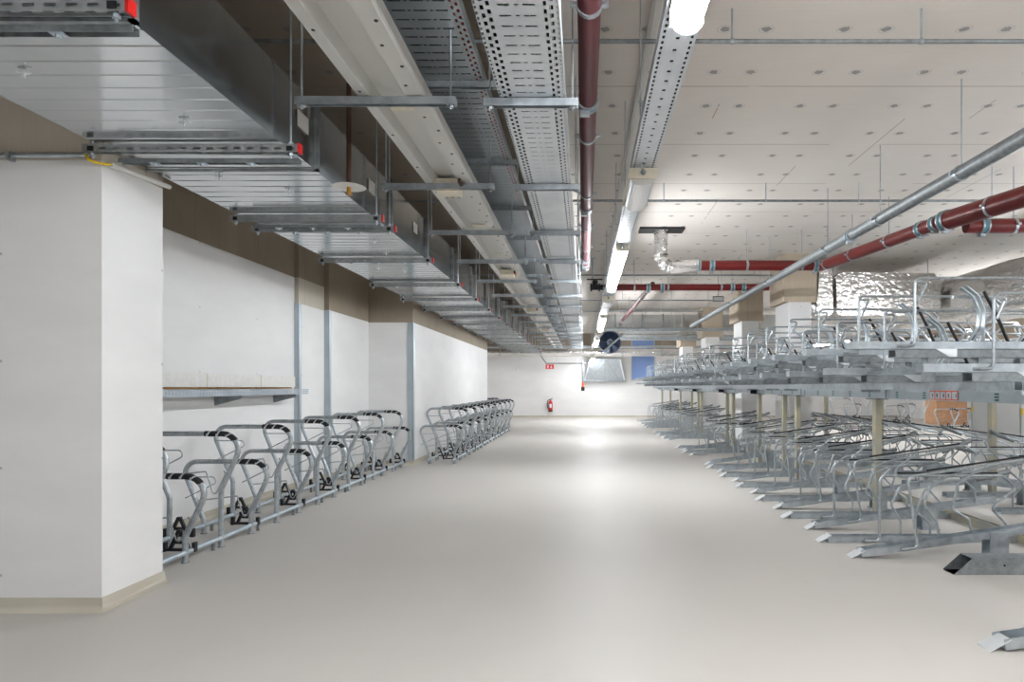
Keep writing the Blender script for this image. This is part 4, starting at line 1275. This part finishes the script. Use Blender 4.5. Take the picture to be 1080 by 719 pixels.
def make_upper(kind):
    root = thing('upper_bike_tray', None, 'bike rack')
    z0 = 0.065                                    # underside of the sliding tray above its carriage
    mb = MB(); channel(mb, 0.0, 1.78, 0.055, 0.055, z0)
    mb.box(-0.004, 0.0, -0.055, 0.055, z0, z0 + 0.055)
    mb.build('wheel_channel', 'galv', root, smooth=False)
    mb = MB(); mb.sheet([(-0.062, 0.06), (-0.062, 0.0), (0.062, 0.0), (0.062, 0.06)], 'x', 0.32, 1.86, 0.004)
    mb.build('carriage_rail', 'galv_dull', root, smooth=False)
    gm = MB()
    y = -0.07
    gm.tube(fillet([(0.33, y + 0.01, z0 + 0.02), (0.46, y, z0 + 0.02), (0.46, y, z0 + 0.53), (1.62, y, z0 + 0.53), (1.72, y, z0 + 0.44), (1.56, y, z0 + 0.26), (1.66, y, z0 + 0.13), (1.66, y, z0 + 0.02)],
                   [0.035, 0.05, 0.05, 0.03, 0.03, 0.03], 5), 0.011, 8)
    gm.build('guard_hoop', 'galv_tube', root)
    km = MB(); km.tube(fillet([(0.47, y, z0 + 0.50), (0.56, y + 0.02, z0 + 0.50), (0.50, y + 0.03, z0 + 0.36)], 0.02, 4), 0.011, 8)
    km.build('hook', 'galv_tube', root)
    # curved wheel troughs (pair of bent strips)
    for sgn in (-1, 1):
        cm = MB()
        pts = [(0.92, 0.06), (0.99, 0.16), (1.00, 0.28), (0.95, 0.40), (0.86, 0.47)]
        pts = [Vector((p[0], 0, p[1] + z0)) for p in pts]
        pts = fillet(pts, 0.12, 4)
        w = 0.022
        b = len(cm.v)
        for p in pts:
            for dy in (-w, w):
                cm.v.append((p.x, p.y + dy + sgn * 0.035, p.z))
            for dy in (w, -w):
                cm.v.append((p.x + 0.006, p.y + dy + sgn * 0.035, p.z + 0.004))
        for i in range(len(pts) - 1):
            for j in range(4):
                a0, a1 = b + i * 4 + j, b + i * 4 + (j + 1) % 4
                cm.face([a0, a1, a1 + 4, a0 + 4])
        cm.face([b + 3, b + 2, b + 1, b]); e = b + (len(pts) - 1) * 4; cm.face([e, e + 1, e + 2, e + 3])
        cm.build('wheel_trough', 'zinc', root)
    sm = MB(); sm.tube(fillet([(1.22, 0.0, z0 + 0.02), (1.12, 0.0, z0 + 0.25), (1.02, 0.0, z0 + 0.44)], 0.2, 4), 0.013, 8)
    sm.build('black_strip', 'rubber', root)  # slanting black tube beside the bent strips
    lm = MB(); lm.tube(fillet([(1.05, 0.05, z0 + 0.02), (1.05, 0.05, z0 + 0.20), (1.20, 0.05, z0 + 0.34), (1.10, 0.03, z0 + 0.40), (0.80, 0.03, z0 + 0.40)], [0.03, 0.03, 0.03], 5), 0.010, 8)
    lm.build('wheel_loop', 'galv_tube', root)
    hm = MB(); hm.prism([(0.62, z0), (0.78, z0), (0.78, z0 - 0.06), (0.72, z0 - 0.06)], 'y', -0.066, -0.058); hm.build('catch_plate', 'bright', root, smooth=False)
    if kind == 'high':
        for x in (0.60, 0.98, 1.46):
            pm = MB(); pm.box(x - 0.03, x + 0.03, -0.05, 0.05, -0.185, 0.0)
            pm.build('pedestal', 'galv_dull', root, smooth=False)
    return root
upper = {k: make_upper(k) for k in ('high', 'low')}
uused = {'high': 0, 'low': 0}
y = 4.67; i = 0
while y < 27.2:
    kind = 'low' if i % 2 == 0 else 'high'
    if any(a - 0.13 < y < b + 0.1 for a, b in COLS):
        y += 0.52; i += 1
        continue
    o = upper[kind] if uused[kind] == 0 else copy_tree(upper[kind])
    uused[kind] += 1
    x = 2.62 if i == 0 else (2.02 if kind == 'high' else 2.0)
    o.location = (2.02 if i else 2.30, y, 1.337 if kind == 'low' else 1.522)
    tag(o, '%s upper-tier bike tray with guard hoop, %s of its height from the near end' % ('raised' if kind == 'high' else 'lower-set', nth(uused[kind])), 'bike rack', 'upper tier bike trays')
    y += 0.52; i += 1

# ------------------------------------------------------------------ second, back-to-back row of racks facing the second aisle
cnt = {'high': 0, 'low': 0}
for k in range(19):
    y = 4.95 + 0.52 * k
    kind = 'high' if k % 2 else 'low'
    cnt[kind] += 1
    o = copy_tree(lower[kind]); o.location = (5.98, y, 0); o.rotation_euler = (0, 0, PI)
    tag(o, 'rear floor-level bike unit with %s channel facing the second aisle, %s from the near end' % ('rising' if kind == 'high' else 'flat', nth(cnt[kind])),
        'bike rack', 'lower tier units of the rear row')
    o = copy_tree(upper[kind]); o.location = (5.98, y, 1.337 if kind == 'low' else 1.522); o.rotation_euler = (0, 0, PI)
    tag(o, 'rear %s upper-tier bike tray facing the second aisle, %s such from the near end' % ('raised' if kind == 'high' else 'lower-set', nth(cnt[kind])),
        'bike rack', 'upper tier trays of the rear row')
for k, x in enumerate((4.50, 4.98, 5.38)):
    t = thing('tray_bearer', 'long galvanised bearer rail of the rear rack row, the %s one' % ('inner', 'middle', 'outer')[k], 'rail', group='bearer rails of the rear row')
    z = 1.275
    mb = MB(); mb.sheet([(x - 0.03, z + 0.06), (x - 0.03, z), (x + 0.03, z), (x + 0.03, z + 0.06)], 'y', 4.6, 14.6, 0.004); mb.build('rail', 'galv', t, smooth=False)
t = thing('rack_girder', 'grey carrying girder under the trays of the rear rack row', 'girder')
mb = MB(); mb.box(4.94, 5.02, 4.6, 14.6, BZ0, BZ1); mb.build('girder_tube', 'zinc', t, smooth=False)
for y in (5.2, 8.32, 11.44, 14.3):
    mb = MB(); mb.box(4.45, 5.42, y - 0.03, y + 0.03, 1.225, 1.2745); mb.build('cross_arm', 'galv_dull', t, smooth=False)
for k, y in enumerate((5.21, 8.33, 11.45, 14.05)):
    o = copy_tree(p0); o.location = (4.98, y, 0)
    tag(o, 'zinc steel post under the girder of the rear rack row, %s from the near end' % nth(k + 1), 'post', 'posts of the rear rack row')
